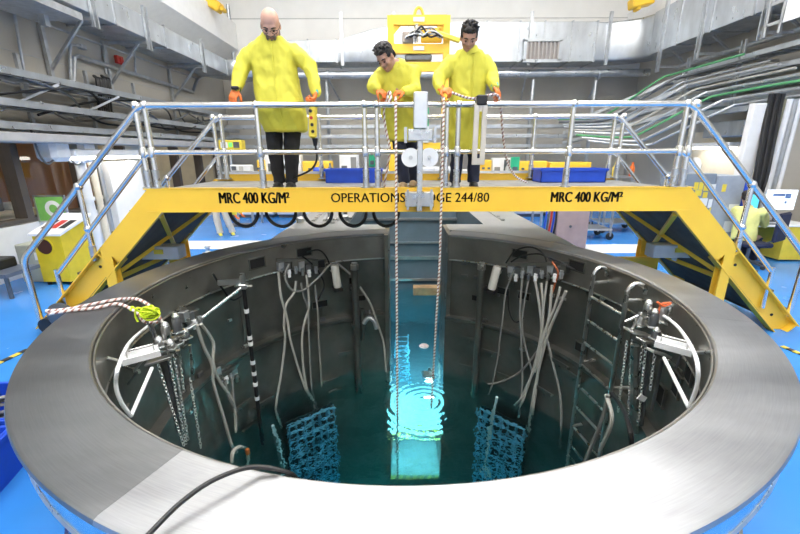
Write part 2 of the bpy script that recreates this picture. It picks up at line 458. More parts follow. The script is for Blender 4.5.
# upper inner band, wall, ledge, lower wall
BANDM = mat('rim_inner_band_steel', (.33, .318, .285), .36, .9, var=.2, vscale=2.5, rvar=.1)
MB().lathe([(RI + .006, ZR - .04), (RI + .006, ZR - .36), (RI + .05, ZR - .36)], n=120, a0=A0, a1=A1).build('inner_band', BANDM, pool)
MB().tube([(2.243 * math.cos(a), 2.243 * math.sin(a), ZR - .028) for a in [A0 + (A1 - A0) * i / 140 for i in range(141)]], .007, 6).build('inner_bead', BANDM, pool)
MB().tube([(2.262 * math.cos(a), 2.262 * math.sin(a), ZR - .37) for a in [A0 + (A1 - A0) * i / 140 for i in range(141)]], .013, 6).build('wall_rail', STEEL, pool)
MB().lathe([(RI + .05, ZR - .36), (RI + .05, ZR - 1.25), (2.19, ZR - 1.25), (2.19, ZR - 1.29), (2.215, ZR - 1.32), (2.215, -6.4), (0.01, -6.4)], n=120, a0=A0, a1=A1).build('inner_wall', LINER, pool)
# vertical weld seams on the liner
for d in (120, 150, 181, 212, 245, 275, 305, 335, 5, 36, 60):
    a = math.radians(d)
    MB().bar((2.296 * math.cos(a), 2.296 * math.sin(a), ZR - .38), (2.296 * math.cos(a), 2.296 * math.sin(a), ZR - 1.24), .02, .012, up=(math.cos(a), math.sin(a), 0)).build('weld_seam', LINER, pool, 0)
SKIRT = mat('outer_skirt_steel', (.6, .62, .64), .22, 1.0, var=.06, rvar=.05)
MB().lathe([(RO - .03, ZR - .045), (RO - .03, ZR - .2), (RO - .09, ZR - .22), (RO - .09, .05), (RO - .04, .03), (RO - .04, 0)], n=128, a0=A0, a1=A1).build('outer_skirt', SKIRT, pool)
MB().tube([((RO - .035) * math.cos(a), (RO - .035) * math.sin(a), ZR - .21) for a in [A0 + (A1 - A0) * i / 160 for i in range(161)]], .014, 6).build('skirt_bead', STEEL, pool)
# hinge latches on the skirt
for d in (-24.5, -31, 205, 214):
    a = math.radians(d); c_, s_ = math.cos(a), math.sin(a); rr = RO - .025
    m_ = MB(); rot = Matrix.Rotation(a, 3, 'Z')
    m_.box((rr * c_, rr * s_, ZR - .33), (.03, .05, .12), rot, .005); m_.box(((rr + .02) * c_, (rr + .02) * s_, ZR - .29), (.03, .03, .05), rot, .004)
    m_.cyl(((rr + .03) * c_, (rr + .03) * s_, ZR - .42), ((rr + .03) * c_, (rr + .03) * s_, ZR - .3), .007)
    m_.build('latch', DKSTEEL, pool)
# slot cheeks and the sill wall under the slot
for x, s_ in ((SLX0, -1), (SLX1, 1)):
    MB().span((x, 2.14, -3.3), (x + s_ * .06, 3.0, ZR - .004), .004).build('slot_cheek', BANDM, pool, 0)
    for z in (ZR - .25, ZR - .95, ZR - 1.7):
        MB().box((x - s_ * .006, 2.2, z), (.014, .045, .09), None, .003).build('seal_clip', STEEL, pool, 0)
MB().lathe([(2.215, -3.3), (2.215, -6.4)], n=12, a0=A1 - 2 * PI - .03, a1=A0 + .03).build('sill_wall', LINER, pool)
hz = MB()
HAZY = mat('hazard_yellow', (.8, .6, .03), .5); 
MB().span((SLX0, 2.16, -3.3), (SLX1, 2.24, -3.285)).build('sill_strip', HAZY, pool, 0)
for k in range(7):
    x = SLX0 + .06 + k * .125
    MB().prism([(x, 2.158), (x + .06, 2.158), (x + .1, 2.243), (x + .04, 2.243)], lambda u, v, d: V((u, v, d)), -3.287, -3.281).build('sill_stripe', BLKPAINT, pool, 0)
# rectangular ports in the wall; flat black sheets paint their inner shade
for (px, py, w_, h_) in ((257, 263, .15, .1), (304, 252, .15, .09), (319, 264, .12, .09), (520, 254, .15, .09), (577, 266, .15, .09), (105, 346, .1, .14), (711, 350, .1, .14),
                         (352, 284, .06, .16), (320, 304, .16, .08), (361, 298, .1, .07), (476, 298, .09, .07), (503, 291, .12, .08), (524, 296, .12, .08), (469, 325, .16, .08), (130, 350, .09, .12), (677, 385, .09, .14), (661, 395, .09, .14), (690, 372, .09, .13),
                         (265, 392, .2, .16), (300, 440, .1, .1), (247, 366, .18, .07), (581, 348, .12, .09)):
    w_ *= 1.45; h_ *= 1.3
    p = at_wall(px, py, 2.25 if py < 272 else 2.29)
    a = math.atan2(p.y, p.x); rot = Matrix.Rotation(a, 3, 'Z')
    f_ = MB(); cc = V((math.cos(a), math.sin(a), 0)); cp = p - cc * .004
    for dz in (-1, 1): f_.box(cp + V((0, 0, dz * h_ / 2)), (.02, w_ + .02, .012), rot)
    t_ = V((-math.sin(a), math.cos(a), 0))
    for dt in (-1, 1): f_.box(cp + t_ * dt * w_ / 2, (.02, .012, h_), rot)
    fo = f_.build('port_frame', LINER, pool, 0)
    MB().box(p - cc * .003, (.006, w_, h_), rot).build('port_shade_sheet', DARK, fo, 0)

random.seed(17)
for k in range(34):
    d = math.radians(random.uniform(-20, 70) if k % 2 else random.uniform(97, 200)); zz = random.choice((ZR - .42, ZR - .8, ZR - 1.22, ZR - 1.45, ZR - .6))
    rr = 2.29 if zz > ZR - 1.24 else 2.205
    if zz == ZR - 1.22: rr = 2.28
    MB().box((rr * math.cos(d), rr * math.sin(d), zz), (.03, random.uniform(.03, .09), random.uniform(.03, .06)), Matrix.Rotation(d, 3, 'Z'), .004).build('wall_clip', (STEEL, LINER, DKSTEEL)[k % 3], pool, 0)
# shelf brackets low on the wall
for (px, py, w_) in ((225, 372, .3), (240, 405, .3), (262, 402, .3), (250, 428, .28), (330, 380, .22), (336, 400, .22), (347, 352, .28), (469, 338, .22), (467, 366, .22), (492, 352, .26), (505, 375, .2), (560, 362, .3), (545, 390, .28), (575, 375, .3)):
    p = at_wall(px, py, 2.215)
    a = math.atan2(p.y, p.x); rot = Matrix.Rotation(a, 3, 'Z'); cc = V((math.cos(a), math.sin(a), 0))
    b_ = MB(); b_.box(p - cc * .03, (.07, w_, .015), rot); b_.box(p - cc * .062 + V((0, 0, .02)), (.008, w_, .05), rot); b_.box(p - cc * .02 - V((0, 0, .035)), (.04, .02, .06), rot)
    b_.build('wall_shelf', LINER, pool, 0)

# service tank behind the slot
tank = thing('service_tank', 'rectangular steel service tank behind the round pool, joined by the slot', 'tank', (.2, 4.6, 0))
TX0, TX1, TY0, TY1 = -1.78, 2.2, 2.45, 6.7
IX0, IX1, IY0, IY1 = -.9, 1.35, 3.0, 6.0
def ring_wall(mb, z0, z1, o=(TX0, TX1, TY0, TY1), i=(IX0, IX1, IY0, IY1)):
    mb.span((o[0], i[2], z0), (i[0], o[3], z1)); mb.span((i[1], i[2], z0), (o[1], o[3], z1)); mb.span((i[0], i[3], z0), (i[1], o[3], z1))
TANKM = mat('tank_steel', (.5, .5, .5), .38, .9, var=.12, rvar=.08)
cp_ = MB(); ring_wall(cp_, ZR - .05, ZR)
for xa, xb in ((TX0, SLX0 - .06), (SLX1 + .06, TX1)):
    cp_.prism([(xa, 3.0), (xb, 3.0)] + [(x, math.sqrt(RO * RO - x * x) + .004 if abs(x) < RO else 2.45) for x in [xb + (xa - xb) * k / 8 for k in range(9)]], lambda u, v, d: V((u, v, d)), ZR - .05, ZR)
cp_.build('coping', mat('coping_steel', (.6, .6, .59), .42, .9, var=.06, vscale=2), tank, 0)
tw = MB(); ring_wall(tw, 0, ZR - .052, (TX0 + .04, TX1 - .04, 0, TY1 - .04), (IX0 - .02, IX1 + .02, IY0 + .01, IY1 + .02)); tw.build('outer_wall', TANKM, tank, 0)
CONC = mat('tank_lining', (.13, .18, .22), .5, .2, var=.12, vscale=2)
li = MB()
li.add([(IX0, IY0, ZR), (IX0, IY1, ZR), (IX0, IY1, -3.3), (IX0, IY0, -3.3)], [(0, 1, 2, 3)]); li.add([(IX1, IY0, ZR), (IX1, IY1, ZR), (IX1, IY1, -3.3), (IX1, IY0, -3.3)], [(0, 1, 2, 3)])
li.add([(IX0, IY1, ZR), (IX1, IY1, ZR), (IX1, IY1, -3.3), (IX0, IY1, -3.3)], [(0, 1, 2, 3)])
li.add([(IX0, 2.2, -3.3), (IX1, 2.2, -3.3), (IX1, IY1, -3.3), (IX0, IY1, -3.3)], [(0, 1, 2, 3)])
li.add([(IX0, IY0, ZR), (SLX0, IY0, ZR), (SLX0, IY0, -3.3), (IX0, IY0, -3.3)], [(0, 1, 2, 3)]); li.add([(SLX1, IY0, ZR), (IX1, IY0, ZR), (IX1, IY0, -3.3), (SLX1, IY0, -3.3)], [(0, 1, 2, 3)])
li.build('lining', CONC, tank, 0)
MB().span((SLX0 + .002, 2.25, -3.3), (SLX1 - .002, 3.35, -3.29)).build('lit_slot_plate', mat('slot_light_paint', (.75, .85, .85), .4, var=.15, vscale=7), tank, 0)  # added pale plate; lamplight on the slot floor is painted into its colour
for z, hgt in ((.62, .05), (.05, .04), (-.35, .08), (-.9, .05)):
    MB().span((IX0, IY1 - .06, z), (IX1, IY1, z + hgt)).build('wall_batten', TANKM, tank, 0)
for x in (-1.5, -1.1, 1.75):
    MB().span((x - .03, IY0 + .3, ZR + .001), (x + .03, TY1 - .3, ZR + .03)).build('cover_rail', STEEL, tank, 0)

# water: one body filling pool, slot and tank
def water_mat():
    m = bpy.data.materials.new('pool_water'); m.use_nodes = True; nt = m.node_tree; nt.nodes.remove(nt.nodes['Principled BSDF'])
    N = nt.nodes.new; L = nt.links.new
    tc = N('ShaderNodeTexCoord'); sb = N('ShaderNodeVectorMath'); sb.operation = 'SUBTRACT'; sb.inputs[1].default_value = (.32, 1.35, WZ)
    L(tc.outputs['Object'], sb.inputs[0])
    ln = N('ShaderNodeVectorMath'); ln.operation = 'LENGTH'; L(sb.outputs[0], ln.inputs[0])
    m1 = N('ShaderNodeMath'); m1.operation = 'MULTIPLY'; m1.inputs[1].default_value = 62; L(ln.outputs['Value'], m1.inputs[0])
    sn = N('ShaderNodeMath'); sn.operation = 'SINE'; L(m1.outputs[0], sn.inputs[0])
    fa = N('ShaderNodeMapRange'); fa.inputs[1].default_value = .02; fa.inputs[2].default_value = 1.15; fa.inputs[3].default_value = 1; fa.inputs[4].default_value = 0.0; L(ln.outputs['Value'], fa.inputs[0])
    pw = N('ShaderNodeMath'); pw.operation = 'POWER'; pw.inputs[1].default_value = 1.6; L(fa.outputs[0], pw.inputs[0])
    mu = N('ShaderNodeMath'); mu.operation = 'MULTIPLY'; L(sn.outputs[0], mu.inputs[0]); L(pw.outputs[0], mu.inputs[1])
    no = N('ShaderNodeTexNoise'); no.inputs['Scale'].default_value = 8; no.inputs['Detail'].default_value = 2; L(tc.outputs['Object'], no.inputs['Vector'])
    ad = N('ShaderNodeMath'); ad.operation = 'MULTIPLY_ADD'; ad.inputs[1].default_value = 3.2; L(no.outputs[0], ad.inputs[0]); L(mu.outputs[0], ad.inputs[2])
    bp = N('ShaderNodeBump'); bp.inputs['Strength'].default_value = .7; bp.inputs['Distance'].default_value = .0055; L(ad.outputs[0], bp.inputs['Height'])
    rf = N('ShaderNodeBsdfRefraction'); rf.inputs['IOR'].default_value = 1.33; rf.inputs['Roughness'].default_value = 0.0; L(bp.outputs[0], rf.inputs['Normal'])
    tr = N('ShaderNodeBsdfTransparent'); gl = N('ShaderNodeBsdfGlossy'); gl.inputs['Roughness'].default_value = .02; L(bp.outputs[0], gl.inputs['Normal'])
    fr = N('ShaderNodeFresnel'); fr.inputs[0].default_value = 1.33; L(bp.outputs[0], fr.inputs['Normal'])
    x1 = N('ShaderNodeMixShader'); x1.inputs[0].default_value = .1; L(rf.outputs[0], x1.inputs[1]); L(tr.outputs[0], x1.inputs[2])
    x2 = N('ShaderNodeMixShader'); L(fr.outputs[0], x2.inputs[0]); L(x1.outputs[0], x2.inputs[1]); L(gl.outputs[0], x2.inputs[2])
    L(x2.outputs[0], nt.nodes['Material Output'].inputs['Surface'])
    va = N('ShaderNodeVolumeAbsorption'); va.inputs['Color'].default_value = (.08, .72, .78, 1); va.inputs['Density'].default_value = .36
    L(va.outputs[0], nt.nodes['Material Output'].inputs['Volume'])
    return m
a_ = [A0 + (A1 - A0) * k / 90 for k in range(91)]
poly = [(2.222 * math.cos(a), 2.222 * math.sin(a)) for a in a_]
poly += [(SLX1 + .005, 3.0), (IX1 + .004, 3.0), (IX1 + .004, IY1 + .004), (IX0 - .004, IY1 + .004), (IX0 - .004, 3.0), (SLX0 - .005, 3.0)]
wm = MB().prism(poly, lambda u, v, d: V((u, v, d)), -6.39, WZ)
tag(wm.build('pool_water', water_mat(), None, 0), 'clear blue-green water with ripple rings filling the pool', 'water', kind='stuff')

# underwater lamps and racks
def uw_lamp(loc, size, strength, col, label):
    t = thing('underwater_lamp', label, 'lamp', loc, group='underwater lamps')
    h = MB(); h.box(V(loc) + V((0, 0, .05)), (size[0] + .06, size[1] + .06, .08), None, .02); h.cyl(V(loc) + V((0, 0, .08)), V(loc) + V((0, 0, .3)), .02); h.build('housing', ALU, t)
    MB().box(V(loc), (size[0], size[1], .04), None, .008).build('lens', mat('lamp_lens_%s' % label[:9].replace(' ', '_'), (.9, .95, 1), emit=col, estr=strength * UNDERWATER), t)
uw_lamp((-.62, 3.9, -2.4), (.25, .25), 9, (.1, .42, 1.0), 'blue lamp in the service tank hidden behind the left slot cheek')
uw_lamp((.48, 2.62, -1.9), (.16, .16), 2600, (.5, .93, 1.0), 'bright blue-white lamp sunk in the flooded slot')
uw_lamp((-.75, -.75, -2.3), (.3, .3), 300, (.15, .62, 1.0), 'blue lamp under water below the near left rim')  # unseen lamp, added to light the left rack from the front
uw_lamp((1.0, -.75, -2.3), (.3, .3), 330, (.15, .6, 1.0), 'blue lamp under water below the near right rim')  # its unseen partner, added to light the right rack
uw_lamp((.2, -.9, -3.4), (.35, .35), 300, (.25, .95, .9), 'teal lamp deep under water near the middle')  # unseen deep lamp, added to turn the water and walls teal
RACK = mat('anodised_rack', (.2, .55, .8), .45, .1, var=.3, vscale=9)
def rack(cx, cy, rz, nx, nz, label):
    t = thing('storage_rack', label, 'rack', (cx, cy, -4.4), rz)
    rot = Matrix.Rotation(rz, 3, 'Z'); c0 = V((cx, cy, 0))
    W_, Z0, Z1 = nx * .12, -4.4, -1.75
    for k in range(nx + 1):
        x = -W_ / 2 + k * .12
        MB().box(c0 + rot @ V((x, 0, (Z0 + Z1) / 2)), (.016, .06, Z1 - Z0), rot).build('upright', RACK, t, 0)
    for k in range(nz + 1):
        z = Z0 + (Z1 - Z0) * k / nz
        MB().box(c0 + rot @ V((0, 0, z)), (W_, .05, .016), rot).build('shelf', RACK, t, 0)
    MB().box(c0 + rot @ V((0, .09, (Z0 + Z1) / 2)), (W_, .01, Z1 - Z0), rot).build('cavity_shade_sheet', mat('rack_cavity_shade', (.01, .02, .03), .6), t, 0)  # black sheet painting the shade of the cavity behind the rack
rack(-1.30, 1.48, math.radians(38), 6, 12, 'submerged lattice rack lit blue below the left hose bundle')
rack(1.42, 1.42, math.radians(-42), 6, 12, 'submerged lattice rack lit blue below the right hose bundle')

# ================================================================== THE BRIDGE
BC = .2                                    # x of the bridge centre
BZ, BB = 1.80, 1.53                        # girder top and bottom
HL = 3.065                                 # half length of the level part
YN, YFAR = 1.13, 2.85                      # faces of the near and far girder
bridge = thing('operations_bridge', 'yellow steel walkway bridge with tube handrails spanning the pool', 'bridge', (BC, 2.0, 0))
dxi = .27 * math.tan(PI / 8)
def girder(y0, y1, label=None):
    for s_ in (-1, 1): pass
    P = [(-HL, BZ), (HL, BZ), (HL + .68, BZ - .68), (HL + .68 - .19, BZ - .68 - .19), (HL - dxi, BB), (-HL + dxi, BB), (-HL - .68 + .19, BZ - .68 - .19), (-HL - .68, BZ - .68)]
    g = MB().prism(P, lambda u, v, d: V((BC + u, d, v)), y0, y1)
    o = g.build('girder', YELLOW, bridge, 0)
    return o
g1 = girder(YN, YN + .05)
# top and bottom flanges, seen from above and below
for z in (BZ - .006, BB + .006):
    MB().span((BC - HL - .05, YN - .006, z - .006), (BC + HL + .05, YN + .12, z + .006)).build('flange', YELLOW, bridge, 0)
g2 = girder(YFAR - .05, YFAR)
def stringer(s_, y0, y1, yweb):
    """C-channel foot of a girder, sloping to the floor"""
    q = .7071
    a = V((BC + s_ * (HL + .66), 0, BZ - .66)); b = V((BC + s_ * (HL + 1.72), 0, BZ - 1.72))
    nrm = V((-s_ * q, 0, -q))              # towards the underside
    d = (b - a).normalized()
    w_ = .27
    ws = MB(); ws.prism([(0, 0), ((b - a).length, 0), ((b - a).length - .03, w_), (0, w_)], lambda u, v, dd: a + d * u + nrm * v + V((0, dd, 0)), yweb, yweb + .014)
    o = ws.build('stringer_web', YELLOW, bridge, 0)
    for v0 in (0, w_ - .014):
        MB().prism([(0, v0), ((b - a).length, v0), ((b - a).length, v0 + .014), (0, v0 + .014)], lambda u, v, dd: a + d * u + nrm * v + V((0, dd, 0)), y0, y1).build('stringer_flange', YELLOW, bridge, 0)
    for u0 in (.0, .12, 1.46):
        MB().prism([(u0, .012), (u0 + .014, .012), (u0 + .014, w_ - .012), (u0, w_ - .012)], lambda u, v, dd: a + d * u + nrm * v + V((0, dd, 0)), y0 + .004, y1).build('stiffener', YELLOW, bridge, 0)
    for u0, v0 in ((.3, .1), (1.2, .13)):
        c = a + d * u0 + nrm * v0 + V((0, yweb, 0))
        MB().cyl(c - V((0, .006, 0)), c + V((0, .002, 0)), .018).build('bolt_hole_shade', DARK, bridge)  # solid dark disc painting the shade inside a bolt hole
for s_ in (-1, 1):
    stringer(s_, YN, YN + .12, YN + .09); stringer(s_, YFAR - .12, YFAR, YFAR - .1)
    for y in (YN + .06, YFAR - .06):
        lg = MB(); x = BC + s_ * 3.7
        lg.span((x - .06, y - .055, .08), (x + .06, y - .042, 1.12)); lg.span((x - .06, y + .042, .08), (x + .06, y + .055, 1.12)); lg.span((x - .006, y - .042, .08), (x + .006, y + .042, 1.1))
        lg.build('support_leg', YELLOW, bridge, 0)
        for x2 in (x,):
            w_ = MB(); w_.lathe([(.0, -.03), (.06, -.03), (.078, -.02), (.08, 0), (.078, .02), (.06, .03), (0, .03)], (x2, y, .08), 20, Matrix.Rotation(PI / 2, 3, 'X'))
            w_.span((x2 - .012, y - .05, .08), (x2 + .012, y - .036, .2)); w_.span((x2 - .012, y + .036, .08), (x2 + .012, y + .05, .2)); w_.build('castor', BLACK, bridge)
# the big flat wheel against the left foot
MB().lathe([(0, -.03), (.14, -.03), (.165, -.015), (.165, .015), (.14, .03), (0, .03)], (BC - 4.36, YN - .06, .28), 28, Matrix.Rotation(PI / 2, 3, 'X')).build('guide_wheel', DKSTEEL, bridge)
MB().lathe([(0, -.035), (.1, -.035), (.1, .035), (0, .035)], (BC - 4.58, YN - .03, .14), 20, Matrix.Rotation(PI / 2, 3, 'X')).build('guide_roller', BLACK, bridge)
# deck, kerbs, underside
DECK = mat('deck_plate', (.30, .30, .29), .5, .6, var=.2, bump=.2, bscale=40)
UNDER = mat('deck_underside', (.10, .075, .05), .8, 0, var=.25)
for k in range(6):
    x0 = BC - HL + k * 2 * HL / 6
    MB().span((x0 + .004, YN + .05, BZ - .06), (x0 + 2 * HL / 6 - .004, YFAR - .05, BZ - .03)).build('deck_plate', DECK, bridge, 0)
    MB().span((x0 - .03 if k else x0 + .01, YN + .05, BB + .02), (x0 + .03, YFAR - .05, BZ - .06)).build('cross_beam', YELLOW, bridge, 0)
KX = 2.55
MB().span((BC - 2.9, YFAR - .06, BZ), (BC + 2.9, YFAR - .04, BZ + .07)).build('kerb', YELLOW, bridge, 0)
MB().span((BC - 2.95, YFAR - .1, BZ + .075), (BC + 2.95, YFAR - .06, BZ + .11)).build('kerb_rail', ALU, bridge, 0)
# stairs
for s_ in (-1, 1):
    for k in range(6):
        x = BC + s_ * (HL + .2 + k * .265); z = BZ - .26 - k * .255
        t_ = MB(); t_.span((x - .14, YN + .12, z - .03), (x + .14, YFAR - .12, z), .004); t_.span((x - s_ * .14 - .008, YN + .12, z - .12), (x - s_ * .14 + .008, YFAR - .12, z - .03))
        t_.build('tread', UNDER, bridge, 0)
    # X bracing under the flight
    o_ = .30
    def under(t, y): return V((BC + s_ * (HL - .06 + t), y, BB - .03 - t))
    MB().bar(under(.02, YN + .1), under(.8, YFAR - .1), .05, .05).build('brace', YELLOW, bridge, 0)
    MB().bar(under(.8, YN + .1), under(.02, YFAR - .1), .05, .05).build('brace', YELLOW, bridge, 0)
    MB().bar(under(.85, YN + .1), under(.85, YFAR - .1), .06, .06).build('cross_tie', YELLOW, bridge, 0)
    sf = MB(); sf.prism([(HL - .1, BB + .02), (HL + 1.2, BB - 1.28), (HL + 1.21, BB - 1.27), (HL - .09, BB + .03)], lambda u, v, d: V((BC + s_ * u, d, v)), YN + .05, YFAR - .05)
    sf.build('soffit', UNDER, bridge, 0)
    # control boxes and cable clutter below the flight
    x = BC + s_ * 3.5
    b_ = MB(); b_.span((x - .3, 1.75, .8), (x + .3, 1.95, .98), .01); b_.build('junction_box', mat('grey_enclosure', (.55, .55, .52), .45), bridge, 0)
    MB().span((x - .02, 1.735, .88), (x + .1, 1.749, .94)).build('warning_plate', YELLOW2, bridge, 0)
    MB().cyl((x + s_ * .2, 1.73, .88), (x + s_ * .2, 1.75, .88), .03).build('switch_knob', RED, bridge)
    MB().span((x - .3, 2.5, .2), (x + .3, 2.6, .6)).build('shield_plate', YELLOW, bridge, 0)
# lettering
def paint(txt, px0, px1, h, bold, spacing=1.0):
    me = text_mesh(txt, 1.0, 0)
    xs = [v.co.x for v in me.vertices]; zs = [v.co.z for v in me.vertices]
    p0, p1 = at(px0, 197, y=YN), at(px1, 197, y=YN)
    bpy.data.meshes.remove(me)
    size = h / (max(zs) - min(zs)); wd = (max(xs) - min(xs)) * size
    parts_ = bmesh.new()
    for dx in ([0] if not bold else [-bold, -bold / 2, 0, bold / 2, bold]):
        me = text_mesh(txt, size, 0, (p1.x - p0.x) / wd); me.transform(Matrix.Translation((dx, 0, 0))); parts_.from_mesh(me); bpy.data.meshes.remove(me)
    me = bpy.data.meshes.new('lettering'); parts_.to_mesh(me); parts_.free()
    me.transform(Matrix.Translation(((p0.x + p1.x) / 2, YN - .0015, 1.685)))
    link('lettering', me, BLKPAINT, bridge)
paint('MRC 400 KG/M\u00b2', 219, 289, .125, .006)
paint('OPERATIONS BRIDGE 244/80', 331, 489, .105, .002)
paint('MRC 400 KG/M\u00b2', 551, 622, .115, .006)
# handrails
TRZ, MRZ = 2.68, 2.19
RT = .034
def rails(yr, xs_posts, xl, xr, near):
    top = [(xl - 1.72, yr, TRZ - 1.72), (xl, yr, TRZ), (xr, yr, TRZ), (xr + 1.72, yr, TRZ - 1.72)]
    def soften(P, r=.1):
        out = [P[0]]
        for i in range(1, len(P) - 1):
            a, b, c = V(P[i - 1]), V(P[i]), V(P[i + 1])
            d0, d1 = (a - b).normalized(), (c - b).normalized()
            for t in (0, .25, .5, .75, 1): out.append((b + d0 * r) * (1 - t) ** 2 + b * 2 * t * (1 - t) + (b + d1 * r) * t * t)
        return out + [P[-1]]
    ends = .35
    tl = [(xl - 1.72, yr, max(.1, BZ - (abs(xl - 1.72 - BC) - HL)))] + top + [(xr + 1.72, yr, max(.1, BZ - (abs(xr + 1.72 - BC) - HL)))]
    MB().tube(soften(tl), RT, 12).build('top_rail', CHROME, bridge)
    mid = [(xl - 1.34, yr, MRZ - 1.4), (xl, yr, MRZ), (xr, yr, MRZ), (xr + 1.34, yr, MRZ - 1.4)]
    MB().tube(soften(mid), RT * .8, 12).build('mid_rail', CHROME, bridge)
    for x in xs_posts:
        p = MB(); p.cyl((x, yr, BZ + .12), (x, yr, TRZ), .028, n=12); o = p.build('post', CHROME, bridge)
        b = MB(); b.cyl((x, yr, BZ - .0), (x, yr, BZ + .2), .036, n=12); b.cyl((x, yr, BZ), (x, yr, BZ + .012), .065, n=12); b.build('post_socket', STEEL, o)
        MB().ell((x, yr, TRZ), (.046, .046, .046)).build('joint', CHROME, o)
        MB().lathe([(.03, -.055), (.037, -.05), (.044, -.015), (.044, .015), (.037, .05), (.03, .055)], (x, yr, MRZ), 14).build('joint', CHROME, o)
    for s_, x0 in ((-1, xl), (1, xr)):
        x = x0 + s_ * .86; z1 = TRZ - .86; zb = BZ - (abs(x - BC) - HL) - .03
        p = MB(); p.cyl((x, yr, zb), (x, yr, z1), .028, n=12); o = p.build('stair_post', CHROME, bridge)
        MB().ell((x, yr, z1), (.048, .048, .048)).build('joint', CHROME, o); MB().ell((x, yr, MRZ - .86), (.044, .044, .044)).build('joint', CHROME, o); MB().cyl((x, yr, zb), (x, yr, zb + .18), .037).build('post_socket', STEEL, o)
        x = x0 + s_ * 1.36; zb = max(.1, BZ - (abs(x - BC) - HL) - .25)
        p = MB(); p.tube(curve([(x, yr, MRZ - 1.36), (x + s_ * .0, yr, MRZ - 1.5), (x, yr, zb)], 4), .026, 10); p.build('end_post', CHROME, bridge)
YR_N, YR_F = YN + .06, YFAR - .1
rails(YR_N, (-2.88, -2.78, -1.57, -.40, -.265, .50, .625, 1.87, 3.10, 3.20), -2.83, 3.15, True)
rails(YR_F, (-2.75, -2.64, -1.2, .0, .62, 1.97, 3.14, 3.27), -2.70, 3.20, False)
# clamp bracket with pulleys at the middle of the near handrail
bx = at(420, 150, y=YN - .1).x
clamp = thing('tool_clamp', 'steel mast clamp with twin white pulleys bolted to the middle of the near handrail', 'clamp', (bx, YN - .08, 1.6))
m_ = MB(); m_.span((bx - .03, YN - .12, 1.55), (bx + .03, YN - .06, 2.72), .006); m_.build('mast', STEEL, clamp, 0)
m_ = MB(); m_.span((bx - .075, YN - .16, 2.42), (bx + .075, YN - .121, 2.78), .01); m_.build('head_plate', ALU, clamp, 0)
m_ = MB(); m_.span((bx - .13, YN - .15, 2.3), (bx + .13, YN - .125, 2.42), .006); m_.span((bx - .17, YN - .14, 2.28), (bx - .14, YN - .05, 2.44)); m_.span((bx + .14, YN - .14, 2.28), (bx + .17, YN - .05, 2.44)); m_.build('yoke', STEEL, clamp, 0)
for s_ in (-1, 1):
    c = V((bx + s_ * .1, YN - .11, 2.11 + .02)); o = MB().cyl(c, c + V((0, .05, 0)), .1, n=28).build('pulley', WHITEPL, clamp)
    MB().cyl(c - V((0, .012, 0)), c, .022).build('pulley_bolt', STEEL, o)
m_ = MB(); m_.span((bx - .16, YN - .1, 1.6), (bx + .16, YN - .008, 1.76), .006); m_.build('foot_bracket', STEEL, clamp, 0)
for s_ in (-1, 1): MB().span((bx + s_ * .13 - .012, YN - .14, 1.57), (bx + s_ * .13 + .012, YN - .101, 1.79)).build('clamp_screw', GALV2, clamp, 0)
# festoon hose under the girder
pts = []
xs_ = [at(p, 214, y=YN + .25).x for p in (226, 262, 300, 336, 370, 402)]
zt = BB - .0
for i in range(len(xs_) - 1):
    xa, xb = xs_[i], xs_[i + 1]
    for t in [k / 14 for k in range(15)]:
        pts.append((xa + (xb - xa) * (.1 + .8 * (.5 - .5 * math.cos(PI * t))), YN + .25 + .02 * math.sin(t * 6.28), zt - .012 - .2 * math.sin(PI * t) ** .9))
pts.append((xs_[-1], YN + .25, zt - .02))
solo('festoon_hose', MB().tube(pts, .021, 8), BLACK, 'black hose hanging in loops under the bridge girder', 'hose')

# ================================================================== PEOPLE
SKIN1 = mat('fair_skin', (.62, .36, .27), .5, var=.06, vscale=14)
SKIN2 = mat('tan_skin', (.46, .25, .165), .5, var=.06, vscale=14)
COATM = mat('yellow_coat_fabric', (.63, .585, .06), .75, var=.06, vscale=5, bump=.9, bscale=6, stretch=(1, 1, .6))
TROUS_B = mat('black_trouser_fabric', (.012, .012, .014), .8, var=.3, bump=.2, bscale=20)
TROUS_N = mat('navy_denim', (.014, .02, .045), .8, var=.3, bump=.2, bscale=20)
TROUS_W = mat('pale_trouser_fabric', (.62, .58, .50), .8, bump=.2, bscale=20)
HAIRM = mat('black_hair', (.016, .013, .012), .55, var=.4, vscale=60, bump=.6, bscale=120, stretch=(1, 1, .3))
BEARD = mat('grey_beard', (.22, .15, .12), .8, var=.3, vscale=50, bump=.4, bscale=120)
GLOVE = mat('orange_glove_rubber', (.82, .20, .04), .55, var=.08, bump=.1, bscale=60)
CUFFT = mat('teal_glove_lining', (.05, .48, .42), .6)
CUFFD = mat('dark_green_sleeve', (.03, .1, .06), .8)
SHOE = mat('tan_suede_shoe', (.42, .30, .17), .8, bump=.2)
SHOEK = mat('black_shoe', (.02, .02, .02), .5)
SHOEY = mat('yellow_overshoe', (.75, .66, .1), .6)
EYEW = mat('lowered_eyelid', (.20, .11, .08), .5); EYED = mat('eye_dark', (.03, .02, .015), .2)
LIPM = mat('lip_skin', (.42, .17, .13), .5)
BROWM = mat('eyebrow_hair', (.05, .035, .03), .8)

